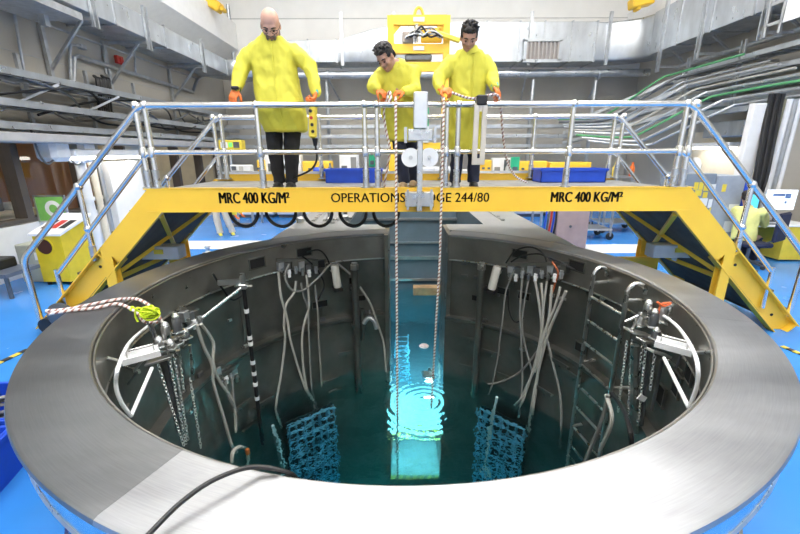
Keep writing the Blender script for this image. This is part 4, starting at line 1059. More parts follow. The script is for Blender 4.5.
# left rig: hoop, tray, strut, clamp heads, chains
def rig(side, px, label):
    """px: dict of pixel points; the rig stands on the plane y = yy"""
    yy = -.85
    t = thing('tool_rig', label, 'rig', at(*px['tray'][0], y=yy).to_tuple())
    hoop = [at_wall(x, y, 2.13) for x, y, v in px['hoop']]
    MB().tube(curve(hoop, 6), .0115, 10).build('hoop', WHITEPL, t)
    MB().cyl(at(*px['strut'][0], y=yy - .05), hoop[-1], .012, n=10).build('strut', WHITEPL, t)
    a, b = at(*px['tray'][0], y=yy - .06), at(*px['tray'][1], y=yy + .08)
    tr = MB(); d = (b - a); s, u = frame_of(d)
    tr.bar(a, b, .11, .018); tr.bar(a + s * .055 + V((0, 0, .015)), b + s * .055 + V((0, 0, .015)), .008, .045); tr.bar(a - s * .055 + V((0, 0, .015)), b - s * .055 + V((0, 0, .015)), .008, .045)
    to = tr.build('tray', WHITEPL, t, 0)
    MB().tube([a.lerp(b, .15) + V((0, 0, .02)), a.lerp(b, .15) + V((0, 0, .075)), a.lerp(b, .85) + V((0, 0, .075)), a.lerp(b, .85) + V((0, 0, .02))], .006, 6).build('tray_handle', STEEL, to)
    MB().cyl(a, at_wall(*px['wall'], 2.25), .013, n=8).build('wall_pin', STEEL, t)
    for k, (x, y, v, h_) in enumerate(px['heads']):
        c = at(x, y, y=v - .85); o = MB().lathe([(0, 0), (.032, 0), (.035, .02), (.035, h_ * .9), (.029, h_ * .9 + .02), (0, h_ * .9 + .02)], c, 14).build('clamp_head', (STEEL, DKSTEEL, ALU)[k % 3], t)
        MB().lathe([(.024, h_ * .9 + .02), (.029, h_ * .9 + .035), (.016, h_ * .9 + .055), (0, h_ * .9 + .06)], c, 12).build('clamp_cap', (ALU, STEEL, ALU)[k % 3], o)
        MB().tube([c + V((.05 * math.cos(s_ * 1.3 + k), .05 * math.sin(s_ * 1.3 + k), .02)) for s_ in range(6)], .008, 6, closed=True).build('ring', STEEL, o)
    for k, (x0, y0, x1, y1, v, w_) in enumerate(px['plates']):
        MB().bar(at(x0, y0, y=v - .85), at(x1, y1, y=v - .8), w_, .02, ch=.003).build('bracket_plate', (ALU, STEEL)[k % 2], t, 0)
    for k, (x0, y0, x1, y1, v, r) in enumerate(px['rods']):
        MB().cyl(at(x0, y0, y=v - .85), at(x1, y1, y=v - .85), r, n=8).build('rod', (STEEL, DKSTEEL)[k % 2], t)
    return t
rig(-1, dict(tray=((122, 362), (160, 352)), wall=(107, 358), hoop=((148, 326, .75), (130, 342, .5), (119, 365, .3), (116, 385, .2), (121, 402, .05), (131, 416, -.05)), strut=((152, 368), (126, 410)),
    heads=((168, 342, .3, .13), (178.5, 333, .36, .13), (160, 348, .25, .05), (172, 350, .28, .04), (186, 340, .4, .05)), plates=((146, 364, 172, 356, .22, .07), (160, 345, 186, 333, .34, .09), (166, 350, 184, 342, .3, .06), (126, 366, 140, 372, .2, .05), (186, 330, 196, 324, .45, .05)),
    rods=((150, 322, 162, 350, .34, .012), (163, 352, 180, 430, .36, .03), (178, 350, 180, 395, .4, .02), (146, 318, 157, 345, .3, .009), (133, 372, 143, 360, .18, .01), (128, 384, 137, 372, .15, .01), (190, 345, 193, 380, .45, .012)), ),
    'white hoop and tray tool rig with steel clamp heads on the left pool edge')
rig(1, dict(tray=((692, 353), (655, 343)), wall=(713, 352), hoop=((664, 316, .75), (676, 325, .55), (688, 341, .38), (697, 362, .22), (697, 385, .1), (689, 408, -.05)), strut=((664, 358), (690, 403)),
    heads=((646, 318, .55, .12), (652, 328, .48, .13), (660, 322, .5, .12), (668, 318, .5, .1), (655, 340, .35, .06), (640, 326, .6, .08)), plates=((628, 330, 650, 336, .55, .12), (640, 340, 662, 342, .42, .1), (650, 350, 668, 356, .3, .07), (655, 312, 672, 318, .52, .07), (664, 322, 676, 332, .5, .04), (684, 358, 698, 366, .18, .05)),
    rods=((635, 345, 634, 432, .5, .035), (648, 345, 641, 425, .45, .02), (640, 312, 632, 330, .6, .012), (662, 360, 652, 410, .38, .014), (668, 360, 690, 378, .22, .01), (676, 368, 682, 352, .2, .01), (625, 322, 640, 315, .6, .014))),
    'white hoop and tray tool rig with steel clamp heads on the right pool edge')
CH = 'chains hanging from the tool rigs'
for k, (x0, y0, x1, y1, v) in enumerate(((158, 364, 184, 446, .30), (168, 352, 186, 444, .34), (174, 355, 188, 440, .38), (178, 345, 184, 392, .4), (190, 378, 201, 448, .45))):
    chain(at(x0, y0, y=v - .85), at(x1, y1, y=v - .85), '%s steel chain from the left hanging below the left tool rig' % ORD[k], CH)
for k, (x0, y0, x1, y1, v) in enumerate(((627, 341, 618, 412, .62), (632, 340, 628, 420, .56), (643, 343, 634, 405, .5), (646, 345, 638, 425, .44), (655, 352, 650, 390, .38))):
    chain(at(x0, y0, y=v - .85), at(x1, y1, y=v - .85), '%s steel chain from the left hanging below the right tool rig' % ORD[k], CH)
p = at(642, 398, y=-.43); solo('paper_tag', MB().box(p, (.07, .012, .05), Matrix.Rotation(.5, 3, 'Y')), WHITEPL, 'white tag hanging among the chains of the right tool rig', 'tag')
solo('orange_string', MB().tube(curve([at(656, 322, y=-.36), at(659, 310, y=-.38), at(662, 304, y=-.38), at(671, 303, y=-.39), (at(664, 306, y=-.39)), at(657, 302, y=-.39)], 5), .009, 6), mat('orange_cord', (.75, .16, .05), .6), 'orange string knotted on the right tool rig', 'string')
# lime rope knot
KN = mat('lime_rope', (.62, .78, .02), .6, bump=.3, bscale=80)
kc = at(149, 313, y=-.6); random.seed(11); mb = MB()
for k in range(12):
    nrm_ = V((random.uniform(-1, 1), random.uniform(-1, 1), random.uniform(-1, 1))); s, u = frame_of(nrm_); r_ = random.uniform(.03, .058)
    o_ = kc + V((random.uniform(-.03, .03), random.uniform(-.03, .03), random.uniform(-.025, .03)))
    mb.tube([o_ + s * r_ * math.cos(t) + u * r_ * math.sin(t) * .8 for t in [2 * PI * q / 12 for q in range(12)]], .0075, 6, closed=True)
mb.tube(curve([kc, kc + V((-.06, -.03, .03)), kc + V((-.09, -.04, .07)), kc + V((-.1, -.05, .04))], 4), .007, 6); mb.tube(curve([kc, kc + V((-.05, -.04, .06)), kc + V((-.08, -.04, .0)), kc + V((-.06, -.05, -.05))], 4), .007, 6)
solo('rope_knot', mb, KN, 'lime green rope wound into a ball on the left pool edge', 'rope')

# ropes: red and white braid
def rope_mat(name, c1, c2, ang):
    m = bpy.data.materials.new(name); m.use_nodes = True; nt = m.node_tree; b = nt.nodes['Principled BSDF']; N = nt.nodes.new; L = nt.links.new
    b.inputs['Roughness'].default_value = .8
    tc = N('ShaderNodeTexCoord'); mp = N('ShaderNodeMapping'); mp.inputs['Rotation'].default_value = ang; L(tc.outputs['Object'], mp.inputs[0])
    wv = N('ShaderNodeTexWave'); wv.inputs['Scale'].default_value = 9.0; wv.bands_direction = 'Z'; L(mp.outputs[0], wv.inputs['Vector'])
    cr = N('ShaderNodeValToRGB'); cr.color_ramp.interpolation = 'CONSTANT'; cr.color_ramp.elements[0].color = (*c1, 1); cr.color_ramp.elements[1].color = (*c2, 1); cr.color_ramp.elements[1].position = .66
    L(wv.outputs['Fac'], cr.inputs[0]); L(cr.outputs[0], b.inputs['Base Color']); return m
ROPE = rope_mat('braided_rope', (.74, .70, .66), (.30, .14, .10), (.5, .5, 0))
ROPE2 = rope_mat('braided_rope_flat', (.74, .70, .68), (.32, .15, .12), (0, 1.0, .3))
yr_ = 1.06
x1_, x2_ = at(396.5, 250, y=yr_).x, at(440, 250, y=yr_).x
solo('hanging_rope', MB().tube([(x1_, 1.17, 2.75), (x1_, 1.1, 2.73), (x1_, yr_, 2.6), (x1_, yr_, 1.0), (x1_, yr_, -2.2)], .0135, 8), ROPE, 'braided rope held by the bending person, hanging down into the water, left of the clamp', 'rope')
solo('hanging_rope', MB().tube([(x2_ - .02, 1.17, 2.74), (x2_, 1.1, 2.74), (x2_, yr_, 2.6), (x2_, yr_, 1.0), (x2_ - .04, yr_ + .25, -1.3)], .0135, 8), ROPE, 'braided rope held by the right person, hanging down into the water, right of the clamp', 'rope')
solo('slack_rope', MB().tube(curve([J(447, 91, 1.14), J(456, 94, 1.13), J(468, 98, 1.12), J(480, 98, 1.12), J(490, 95, 1.14), J(498, 96, 1.16), J(501, 110, 1.3), J(503, 135, 1.5), J(507, 160, 1.7), (J(515, 172, 1.9).x, 1.9, DZ + .12), (J(527, 180, 2.0).x, 2.0, DZ + .02)], 6), .013, 8), ROPE2, 'slack braided rope between the hands of the right person trailing onto the deck', 'rope')
solo('slack_rope', MB().tube(curve([J(387, 95, 1.14), J(389, 101, 1.13), J(391, 98, 1.12), J(389, 92, 1.2), J(384, 110, 1.26), J(386, 130, 1.28), J(390, 150, 1.3), J(387, 168, 1.34), (J(384, 178, 1.36).x, 1.36, DZ + .02)], 6), .013, 8), ROPE2, 'slack braided rope looped under the hands of the bending person', 'rope')
# ropes lying over the left rim to the rig
for k, (pts, label) in enumerate((((at(46, 311, z=ZR + .014), at(68, 309, z=ZR + .014), (at(98, 303, z=ZR + .014)), at(122, 299, z=ZR + .014), (at(140, 300, y=-.5)), at(156, 312, y=-.5), at(164, 326, y=-.5)), 'upper of two braided ropes lying across the left rim'),
                                 ((at(48, 314, z=ZR + .014), at(66, 311, z=ZR + .014), (at(95, 308, z=ZR + .014)), at(118, 304, z=ZR + .014), at(136, 312, y=-.55), at(145, 322, y=-.55), at(158, 322, y=-.52)), 'lower of two braided ropes lying across the left rim'))):
    solo('rim_rope', MB().tube(curve(pts, 6), .0125, 8), ROPE2, label, 'rope', 'ropes across the left rim')
# black cable over the near rim
P_ = [at(135, 548, z=ZR + .015), at(150, 533, z=ZR + .03), at(178, 505, z=ZR + .05), at(208, 483, z=ZR + .06), at(238, 470, z=ZR + .05), at(258, 467, z=ZR + .03), at(278, 470, z=ZR + .012), at(296, 478, z=ZR - .06), at(298, 500, z=ZR - .3)]
solo('rim_cable', MB().tube(curve(P_, 8), .0085, 8), BLACK, 'thin black cable arching over the near rim into the pool', 'cable')
# wall ladder and gear seen down the slot
sl = at(403, 330, y=4.2)
t = thing('tank_ladder', 'submerged ladder rack on the left side of the service tank seen through the slot', 'ladder', (-.05, 3.6, -3.3))
for x in (-.1, .14): MB().span((x - .012, 3.58, -3.29), (x + .012, 3.61, -1.3)).build('upright', RACK, t, 0)
for k in range(9): MB().span((-.1, 3.58, -3.1 + k * .21), (.14, 3.61, -3.08 + k * .21)).build('rung', RACK, t, 0)
wd = at(424, 346, z=WZ + .015)
solo('floating_disc', MB().lathe([(0, -.02), (.07, -.02), (.09, 0), (.07, .02), (0, .025)], wd, 16), mat('pink_white_foam', (.8, .68, .68), .6, var=.2, vscale=25), 'small pinkish white float on the water in the slot', 'float')
bb = at(427, 302, y=5.6); solo('tank_beam', MB().span((.3, 5.5, WZ + .02), (1.1, 5.75, WZ + .22), .01), mat('brown_fibreboard', (.42, .27, .14), .6, var=.2), 'brown beam at the waterline at the far end of the service tank', 'beam')
for k, pts in enumerate(([(497, 397), (492, 415), (488, 440), (486, 468)], [(273, 430), (281, 452), (284, 470)])):  # added white tubes; the right one stands in for bright reflection streaks
    q = []
    for i, (x, y) in enumerate(pts):
        v = at_wall(x, y, 1.95); q.append(V((v.x, v.y, min(v.z, WZ + .1) - .35 * i)))
    solo('white_streak_tube', MB().tube(curve(q, 5), .02, 8), WHITEPL, ('added white tube drawing reflection streaks in the water by the right rack', 'white tube dropping into the water by the left rack')[k], 'hose')

# ================================================================== SERVICES ON THE WALLS
def seg_duct(name, label, secs, w, h, m=GALV, cat='duct'):
    """secs: centre line points; rectangular duct of width w (horizontal) and height h built in flanged sections"""
    t = thing(name, label, cat, secs[0])
    for a, b in zip(secs, secs[1:]):
        a, b = V(a), V(b); d = (b - a).normalized()
        MB().bar(a + d * .01, b - d * .01, w, h, ch=.01).build('duct_section', m, t, 0)
        s, u = frame_of(d); f = MB()
        for sg in (-1, 1):
            f.box(b + s * sg * (w / 2 + .012), (.03, .05, h + .06), Matrix((s, d, u)).transposed()); f.box(b + u * sg * (h / 2 + .012), (w + .06, .05, .03), Matrix((s, d, u)).transposed())
        f.build('flange', GALV2, t, 0)
    return t
def lerp_pts(a, b, n_): return [tuple(V(a).lerp(V(b), k / n_)) for k in range(n_ + 1)]
def hanger(t, x, y, z0, z1, w_=.05):
    for dy in (-.06, .06): MB().span((x - w_ / 2, y + dy - .015, z0), (x + w_ / 2, y + dy + .015, z1)).build('hanger', GALV2, t, 0)
# left wall duct
ld = seg_duct('air_duct', 'long galvanised air duct along the upper left wall', lerp_pts((-6.4, -1.5, 4.98), (-6.4, 11.4, 4.98), 7), 1.0, .47)
for y in (2.2, 5.2, 6.9, 9.6):
    hanger(ld, -5.86, y, 4.5, 5.4)
    MB().bar((-5.9, y, 4.66), (-6.95, y, 4.66), .06, .06).build('bracket_arm', GALV2, ld, 0); MB().bar((-6.1, y, 4.66), (-6.95, y, 3.75), .05, .05).build('bracket_brace', GALV2, ld, 0); MB().span((-6.97, y - .04, 3.5), (-6.9, y + .04, 4.7)).build('bracket_post', GALV2, ld, 0)
el = MB(); pr_ = []
cx, cy = -5.0, 11.4
for k in range(9):
    a = PI - (PI / 2) * k / 8; pr_.append((cx + 1.4 * math.cos(a), cy + 1.0 * math.sin(a)))
secs = []
for k, (x, y) in enumerate(pr_):
    a = PI - (PI / 2) * k / 8; dv = V((math.cos(a), math.sin(a), 0)); f_ = k / 8
    secs.append((V((x, y, 4.98 + .1 * f_)), dv * .5, V((0, 0, .24 + .1 * f_))))
el.loft(secs, 16, 12)
solo('duct_elbow', el, GALV, 'curved galvanised duct elbow in the far left corner', 'duct', smooth=50)
# back wall duct, left and right of the yellow stand
seg_duct('air_duct', 'low galvanised duct on the back wall between the left and middle persons', [(-5.0, 12.4, 5.58), (-3.2, 12.4, 5.58), (-2.2, 12.4, 5.58)], 1.0, .7)
tp = MB(); tp.loft([((-2.18, 12.4, 5.58), (0, .5, 0), (0, 0, .35)), ((-1.0, 12.4, 5.75), (0, .5, 0), (0, 0, .52)), ((.3, 12.4, 5.85), (0, .5, 0), (0, 0, .62))], 16, 14)
solo('duct_taper', tp, GALV, 'tapering galvanised duct on the back wall behind the middle person', 'duct', smooth=30)
bd = seg_duct('air_duct', 'tall galvanised duct on the back wall right of the yellow stand', [(.3, 12.4, 5.85), (1.7, 12.4, 5.85), (3.0, 12.4, 5.85), (4.15, 12.4, 5.85), (5.0, 12.4, 5.85), (5.95, 12.4, 5.85), (6.8, 12.4, 5.85)], 1.0, 1.24)
for x in (-2.0, -.2, 4.5, 7.2): MB().span((x - .05, 11.8, 5.1), (x + .05, 11.88, 6.75)).build('strut_post', GALV2, bd, 0)
el = MB(); secs = []
for k in range(9):
    a = PI / 2 - (PI / 2) * k / 8; secs.append((V((6.8 + 1.9 * math.cos(a), 11.0 + 1.4 * math.sin(a), 5.85)), V((math.cos(a), math.sin(a), 0)) * .5, V((0, 0, .62))))
el.loft(secs, 16, 14)
solo('duct_elbow', el, GALV, 'curved galvanised duct elbow in the far right corner', 'duct', smooth=50)
rd = seg_duct('air_duct', 'long galvanised air duct along the upper right wall', lerp_pts((8.7, 11.0, 5.85), (8.7, -1.0, 5.85), 9), 1.0, 1.24)
for y in (10.3, 8.6, 6.6, 4.7):
    hanger(rd, 8.14, y, 4.6, 6.6); MB().bar((8.14, y, 4.75), (9.35, y, 4.75), .08, .06).build('bracket_arm', GALV2, rd, 0); MB().bar((8.5, y, 5.2), (9.35, y, 4.6), .05, .05).build('bracket_brace', GALV2, rd, 0)
# air grille box on the back duct
c0, c1 = at(524, 61, y=11.75), at(561, 40, y=11.75)
gb = thing('air_grille', 'boxed air grille with slats on the front of the back duct', 'grille', (c0.x, 11.75, c0.z))
MB().span((c0.x, 11.78, c0.z), (c1.x, 11.9, c1.z)).build('backing', mat('grille_brown', (.34, .31, .29), .6), gb, 0)
fr_ = MB()
for z in (c0.z, c1.z): fr_.span((c0.x - .05, 11.7, z - .05), (c1.x + .05, 11.9, z + .05))
for x in (c0.x, c1.x): fr_.span((x - .05, 11.7, c0.z), (x + .05, 11.9, c1.z))
fr_.build('frame', GALV, gb, 0)
for k in range(9):
    x = c0.x + (c1.x - c0.x) * (k + .5) / 9; MB().span((x - .025, 11.72, c0.z), (x + .025, 11.78, c1.z)).build('slat', mat('slat_grey', (.42, .39, .37), .5), gb, 0)
# big pipe across the back
bp_ = thing('main_pipe', 'thick silver pipe running across the back wall below the duct', 'pipe', (0, 12.2, 4.9))
MB().tube([(-6.2, 11.6, 4.85), (-5.6, 12.2, 4.85), (9.0, 12.2, 4.92)], .13, 14).build('pipe', GALV, bp_)
for x in (-4.5, -2.6, -.4, 2.0, 4.55, 7.2):
    MB().cyl((x - .05, 12.2, 4.88), (x + .05, 12.2, 4.88), .16, n=16).build('pipe_collar', GALV2, bp_); MB().bar((x, 12.2, 4.75), (x + .25, 13.5, 4.1), .05, .05).build('pipe_bracket', GALV2, bp_, 0)
for k, x in enumerate((-4.9, -2.7, 4.9, 7.2)):
    solo('steel_post', MB().cyl((x, 12.38, 0), (x, 12.38, 4.72), .07, n=10).cyl((x, 12.38, 4.2), (x, 12.38, 4.3), .09, n=10), GALV, ('vertical silver post below the back pipe, leftmost', 'vertical silver post below the back pipe behind the left person', 'vertical silver post below the air grille', 'vertical silver post below the back pipe, rightmost')[k], 'post')
for k, (px, py) in enumerate(((234, 0),)):
    p = at(231, 40, y=13.4); solo('drop_pipe', MB().cyl((p.x, 13.45, 4.6), (p.x, 13.45, 7.5), .06, n=10).cyl((p.x, 13.45, 6.3), (p.x, 13.45, 6.4), .1, n=8), GALV2, 'vertical grey conduit on the white wall left of the bald person', 'pipe')
# cable trays
def tray(a, b, w_, label, n_cables=5, group='cable trays on the walls', mats=(DKSTEEL, GALV2, BLACK, HOSE), h=.11):
    a, b = V(a), V(b); d = (b - a).normalized(); s, u = frame_of(d)
    t = thing('cable_tray', label, 'cable tray', a.to_tuple(), group=group)
    for sg in (-1, 1): MB().bar(a + s * sg * w_ / 2, b + s * sg * w_ / 2, .03, h).build('side_rail', GALV, t, 0)
    L_ = (b - a).length; n_ = int(L_ / .45)
    for k in range(n_ + 1):
        c = a + d * (L_ * k / n_); MB().bar(c - s * w_ / 2 - u * .03, c + s * w_ / 2 - u * .03, .05, .02).build('rung', GALV, t, 0)
    for k in range(n_cables):
        o_ = -w_ * .38 + w_ * .76 * k / max(1, n_cables - 1); r = .018 + .014 * random.random()
        pts = [a.lerp(b, q / 14) + s * (o_ + .03 * (random.random() - .5)) + u * (r - .015 + .05 * random.random() * (k % 2)) for q in range(15)]
        MB().tube(pts, r, 6).build('cable', mats[k % len(mats)], t)
    return t
def tray_posts(t, x, ys, z0, z1, wall_x):
    for y in ys:
        MB().span((x - .03, y - .03, z0), (x + .03, y + .03, z1)).build('support_post', GALV2, t, 0)
random.seed(5)
t1 = tray((-6.5, -1.0, 3.45), (-6.5, 12.6, 3.45), .55, 'top cable tray of three along the left wall')
t2 = tray((-6.5, -1.0, 2.97), (-6.5, 12.6, 2.97), .6, 'middle cable tray of three along the left wall', 6)
t3 = tray((-6.5, -1.0, 2.62), (-6.5, 12.6, 2.62), .6, 'bottom cable tray of three along the left wall', 5)
tray_posts(t1, -6.85, (2.8, 4.4, 6.0, 7.6, 9.4, 11.2), 2.55, 3.9, XL)
for y in (4.4, 6.0, 7.6): MB().bar((-6.2, y, 3.38), (-6.92, y - .5, 2.9), .05, .04).build('brace', GALV2, t2, 0)
# loose cables on the left trays
for k in range(5):
    pts = [(-6.5 + .35 * math.sin(q * 1.3 + k), 3.5 + q * .9 + k * .2, 3.1 + .28 * math.sin(q * .9 + k * 1.7)) for q in range(9)]
    solo('loose_cable', MB().tube(curve(pts, 4), .022, 6), (BLACK, DKSTEEL, HOSE2)[k % 3], '%s loose cable snaking between the left wall trays, counted from the near end' % ORD[k], 'cable', 'loose cables on the left trays')
# white trunking and fluorescent lamp under the left trays
solo('trunking_run', MB().span((XL + .02, 2.0, 2.36), (-6.2, 12.3, 2.52), .02), mat('pale_trunking', (.4, .4, .4), .5), 'pale grey cable trunk under the left wall trays', 'trunking')
lm = thing('strip_lamp', 'glowing white strip lamp above the white panel on the left wall', 'lamp', (-6.5, 6.0, 2.2))
MB().span((-6.75, 4.6, 2.12), (-6.35, 7.0, 2.26), .02).build('body', WHITE, lm, 0)
MB().span((-6.72, 4.7, 2.06), (-6.38, 6.9, 2.12), .01).build('tube', mat('strip_glow', (1, 1, 1), emit=(1, .95, .85), estr=10), lm, 0)
for k, (px, py) in enumerate(((52, 148), (80, 150))):
    c = at(px, py, x=-6.6); b_ = MB().box(c, (.42, .45, .5), None, .08)
    t = thing('air_unit', ('rounded white wall unit under the left trays, nearer of two', 'rounded white wall unit under the left trays, farther of two')[k], 'wall unit', c.to_tuple())
    b_.build('case', WHITEPL, t); MB().tube(curve([c + V((0, -.35, .3)), c + V((.05, -.36, -.1)), c + V((.1, -.3, -.28)), c + V((.12, -.15, -.2))], 5), .018, 8).build('conduit', DKSTEEL, t)
# white panel, columns and pipes on the left wall
a, b = at(107, 168, x=-6.8), at(131, 222, x=-6.8)
solo('white_locker', MB().span((-6.93, a.y, 0), (-6.75, b.y + .7, 2.0), .015), WHITE, 'tall white locker on the left wall below the strip lamp', 'locker')
for k, (px, r) in enumerate(((86, .1), (97, .07), (104, .05))):
    p = at(px, 190, x=-6.72); t = solo('riser_pipe', MB().cyl((-6.72, p.y, .1), (-6.72, p.y, 2.4), r, n=12).cyl((-6.72, p.y, 1.2), (-6.72, p.y, 1.28), r * 1.25, n=12), (WHITEPL, CREAM, GALV)[k], ('thick white vertical pipe left of the white locker', 'cream vertical pipe beside the white locker', 'thin silver vertical pipe against the white locker')[k], 'pipe')
# conduits and pipe loop on the left wall
p = [at(x, y, x=-6.9) for x, y in ((73, 92), (74, 58), (78, 56), (140, 76), (193, 92), (197, 80), (205, 75))]
solo('grey_conduit', MB().tube(p, .05, 8), GALV2, 'grey pipe loop running along the left wall below the duct', 'pipe')
p = [at(x, y, x=-6.9) for x, y in ((71, 85), (70, 50), (73, 45), (82, 47))]
o = solo('lamp_conduit', MB().tube(curve(p, 4), .03, 8), GALV2, 'bent grey conduit with small head on the left wall', 'conduit')
MB().box(p[-1], (.12, .16, .1), None, .02).build('head', GALV2, o)
for k, (x0, y0, x1, y1) in enumerate(((0, 8, 196, 78), (12, 0, 29, 100), (0, 80, 150, 112), (104, 45, 106, 74), (134, 50, 136, 75))):
    solo('thin_conduit', MB().cyl(at(x0, y0, x=-6.93), at(x1, y1, x=-6.93), .025, n=8), GALV2, ('long thin conduit rising along the left wall under the duct', 'vertical thin conduit at the left edge of the wall', 'thin conduit just above the top left tray', 'short vertical conduit beside the red box', 'short vertical conduit right of the red box')[k], 'conduit')
c = at(119, 60, x=-6.85); solo('red_box', MB().box(c, (.1, .22, .18), None, .015).box(c + V((.06, 0, 0)), (.04, .1, .1), None, .01), RED, 'small red alarm box on the left wall under the duct', 'alarm box')
# black cable bundle on the left wall
for k in range(6):
    pts = [at(94 + k * 2.6, 76 + (k % 3) * 2, x=-6.86), at(97 + k * 2.4, 80, x=-6.75), at(98 + k * 2.3, 96, x=-6.78), at(100 + k * 2.2, 112, x=-6.8)]
    solo('black_cable', MB().tube(curve(pts, 5), .035, 6), BLACK, '%s black cable from the left in the bundle on the left wall' % ORD[k], 'cable', 'black cable bundle on the left wall')
bx_ = at(20, 4, x=-6.3); solo('duct_hanger_frame', MB().box(at(22, 3, x=-6.2), (.9, 1.4, .12)).box(at(42, 10, x=-6.2), (.1, .1, .5)), GALV2, 'grey hanger frame at the top left under the duct', 'hanger')
# right wall trays
RT_ = [(8.75, 4.42, .5, 5), (8.75, 4.02, .55, 6), (8.75, 3.70, .55, 6), (8.75, 3.38, .5, 4)]
lab = ('topmost of four cable trays along the right wall', 'second cable tray from the top along the right wall', 'third cable tray from the top along the right wall', 'lowest cable tray along the right wall with green cables')
GRN = mat('green_sheath', (.10, .36, .15), .5)
for k, (x, z, w_, n_) in enumerate(RT_):
    tt = tray((x, 1.0, z), (x, 9.6, z), w_, lab[k], n_, mats=(GALV2, DKSTEEL, HOSE2, HOSE) if k < 3 else (GRN, WHITEPL, GRN, HOSE))
    tray((x - .02, 9.6, z), (x - 2.6, 12.0, 2.5 + (z - 3.38) * .55), w_ * .8, ('sloping continuation of the ' + lab[k].replace('along the right wall', '').replace('  ', ' ').strip() + ' near the back')[:90], 4, mats=(GALV2, DKSTEEL, HOSE2, HOSE) if k < 3 else (GRN, GALV2, GRN, HOSE))
    if k == 0:
        for y in (3.4, 5.4, 7.4, 9.3):
            for dy in (-.06, .06): MB().span((8.42, y + dy - .015, 3.1), (8.46, y + dy + .015, 4.8)).build('support_post', GALV2, tt, 0)
            for z2 in (3.3, 3.62, 3.94, 4.34): MB().bar((8.4, y, z2), (9.38, y, z2), .05, .05).build('support_arm', GALV2, tt, 0)
solo('tray_beam', MB().span((8.3, .5, 3.12), (8.42, 9.4, 3.24)), GALV, 'silver channel running below the right wall trays', 'beam')
solo('riser_pipe', MB().cyl((8.9, 1.0, 4.78), (8.9, 10.5, 4.78), .06, n=10), GALV2, 'silver pipe between the right duct and the right trays', 'pipe')
t = thing('access_ladder', 'small silver ladder frame hung below the right duct', 'ladder', (8.1, 6.2, 4.7))
for y in (6.05, 6.4): MB().span((8.05, y - .03, 4.6), (8.1, y + .03, 6.6)).build('upright', ALU, t, 0)
for k in range(4): MB().span((8.05, 6.05, 4.8 + k * .4), (8.1, 6.4, 4.86 + k * .4)).build('rung', ALU, t, 0)
solo('white_sign', MB().box(at(800, 6, x=8.0), (.03, .6, .42)), WHITE, 'blank white board under the right duct at the picture edge', 'board')
# bent conduits leaving the right trays towards the back
random.seed(21)
for k in range(9):
    z = 3.3 + .14 * k; x0_ = 8.35 - .05 * (k % 3); y0_ = 6.8 + .35 * k
    pts = [(x0_, y0_ - 2.5, z), (x0_, y0_, z), (x0_ - .25, y0_ + .35, z - .12), (x0_ - 1.1, y0_ + 1.1, 2.75 + .12 * k - .2), (x0_ - 1.5, y0_ + 1.5, 2.6 + .12 * k - .25), (x0_ - 2.6, min(11.6, y0_ + 2.4), 2.5 + .1 * k)]
    solo('bent_conduit', MB().tube(curve(pts, 4), .03 + .012 * (k % 2), 8), (GALV, GALV2, GRN, GALV, HOSE, GALV2, GALV, DKSTEEL, GRN)[k], '%s bent conduit from below leaving the right trays towards the back wall' % ORD[k], 'conduit', 'bent conduits on the right')
# right wall lower part
struct('trim_9', MB().span((9.25, 2.0, 0), (9.39, 9.6, 2.75)), CREAM, 'cream panelling on the lower right wall', 'wall panel', 0)
solo('vent_hood', MB().span((8.6, 5.2, 2.55), (9.25, 8.4, 2.95), .02), GALV, 'silver horizontal hood on the right wall under the trays', 'hood')
t = thing('bracket_lamp', 'glowing white lamp on the right wall behind the label cabinet', 'lamp', (8.9, 8.4, 2.3))
MB().span((8.7, 7.5, 2.3), (9.26, 9.2, 2.42), .02).build('body', WHITE, t, 0); MB().span((8.72, 7.55, 2.24), (8.98, 9.15, 2.3), .01).build('tube', mat('strip_glow'  , (1, 1, 1)), t, 0)
c = at(694, 167, x=9.22); solo('round_mirror', MB().lathe([(0, -.02), (.28, -.02), (.3, 0), (.25, .03), (0, .05)], c, 24, Matrix.Rotation(-PI / 2, 3, 'Y')), WHITEPL, 'round white disc on the wall behind the label cabinet', 'disc')
for k, (px0, px1, w_, m) in enumerate(((762, 742, .28, WHITE), (773, 757, .3, BLACK), (782, 772, .12, mat('olive_pipe', (.25, .24, .16), .6)), (789, 783, .12, WHITEPL), (795, 791, .1, GALV2), (800, 798, .1, WHITEPL))):
    p0, p1 = at(px0, 112, y=5.2), at((px0 + px1) / 2, 150, y=5.1); p2 = at(px1, 190, y=5.0)
    mb = MB()
    if k == 0: mb.span((p0.x - .18, 5.2, 0), (p0.x + .12, 5.34, 3.12), .01)
    elif k == 1:
        for q in range(5):
            o_ = V((-.12 + .06 * q, .03 * (q % 2), 0)); mb.tube(curve([V((p0.x, 5.2, 3.3)) + o_, p0 + o_, p1 + o_ + V((.02, 0, 0)), p2 + o_ * .9, V((p2.x - .1, 5.1, .0)) + o_ * .6], 5), .042, 8)
    else: mb.tube([V((p0.x, 5.25, 3.2)), V((p0.x, 5.25, 1.3)), V((p0.x - .02, 5.25, 0))], w_ / 2, 10)
    solo('vertical_riser', mb, m, ('broad white vertical trunk on the right beside the black cable bundle', 'thick black vertical cable bundle on the right wall', 'olive vertical pipe right of the black cable bundle', 'white vertical pipe on the right wall, nearest the olive pipe', 'grey vertical pipe on the right wall, second from the edge', 'white vertical pipe at the right picture edge')[k], 'riser')
struct('wall_recess', MB().span((8.3, 4.0, 0), (9.39, 4.2, 3.1)).span((7.9, 5.35, 0), (9.3, 5.5, 3.1)), WALLG, 'grey wall return behind the pipes on the right', 'wall', 0)
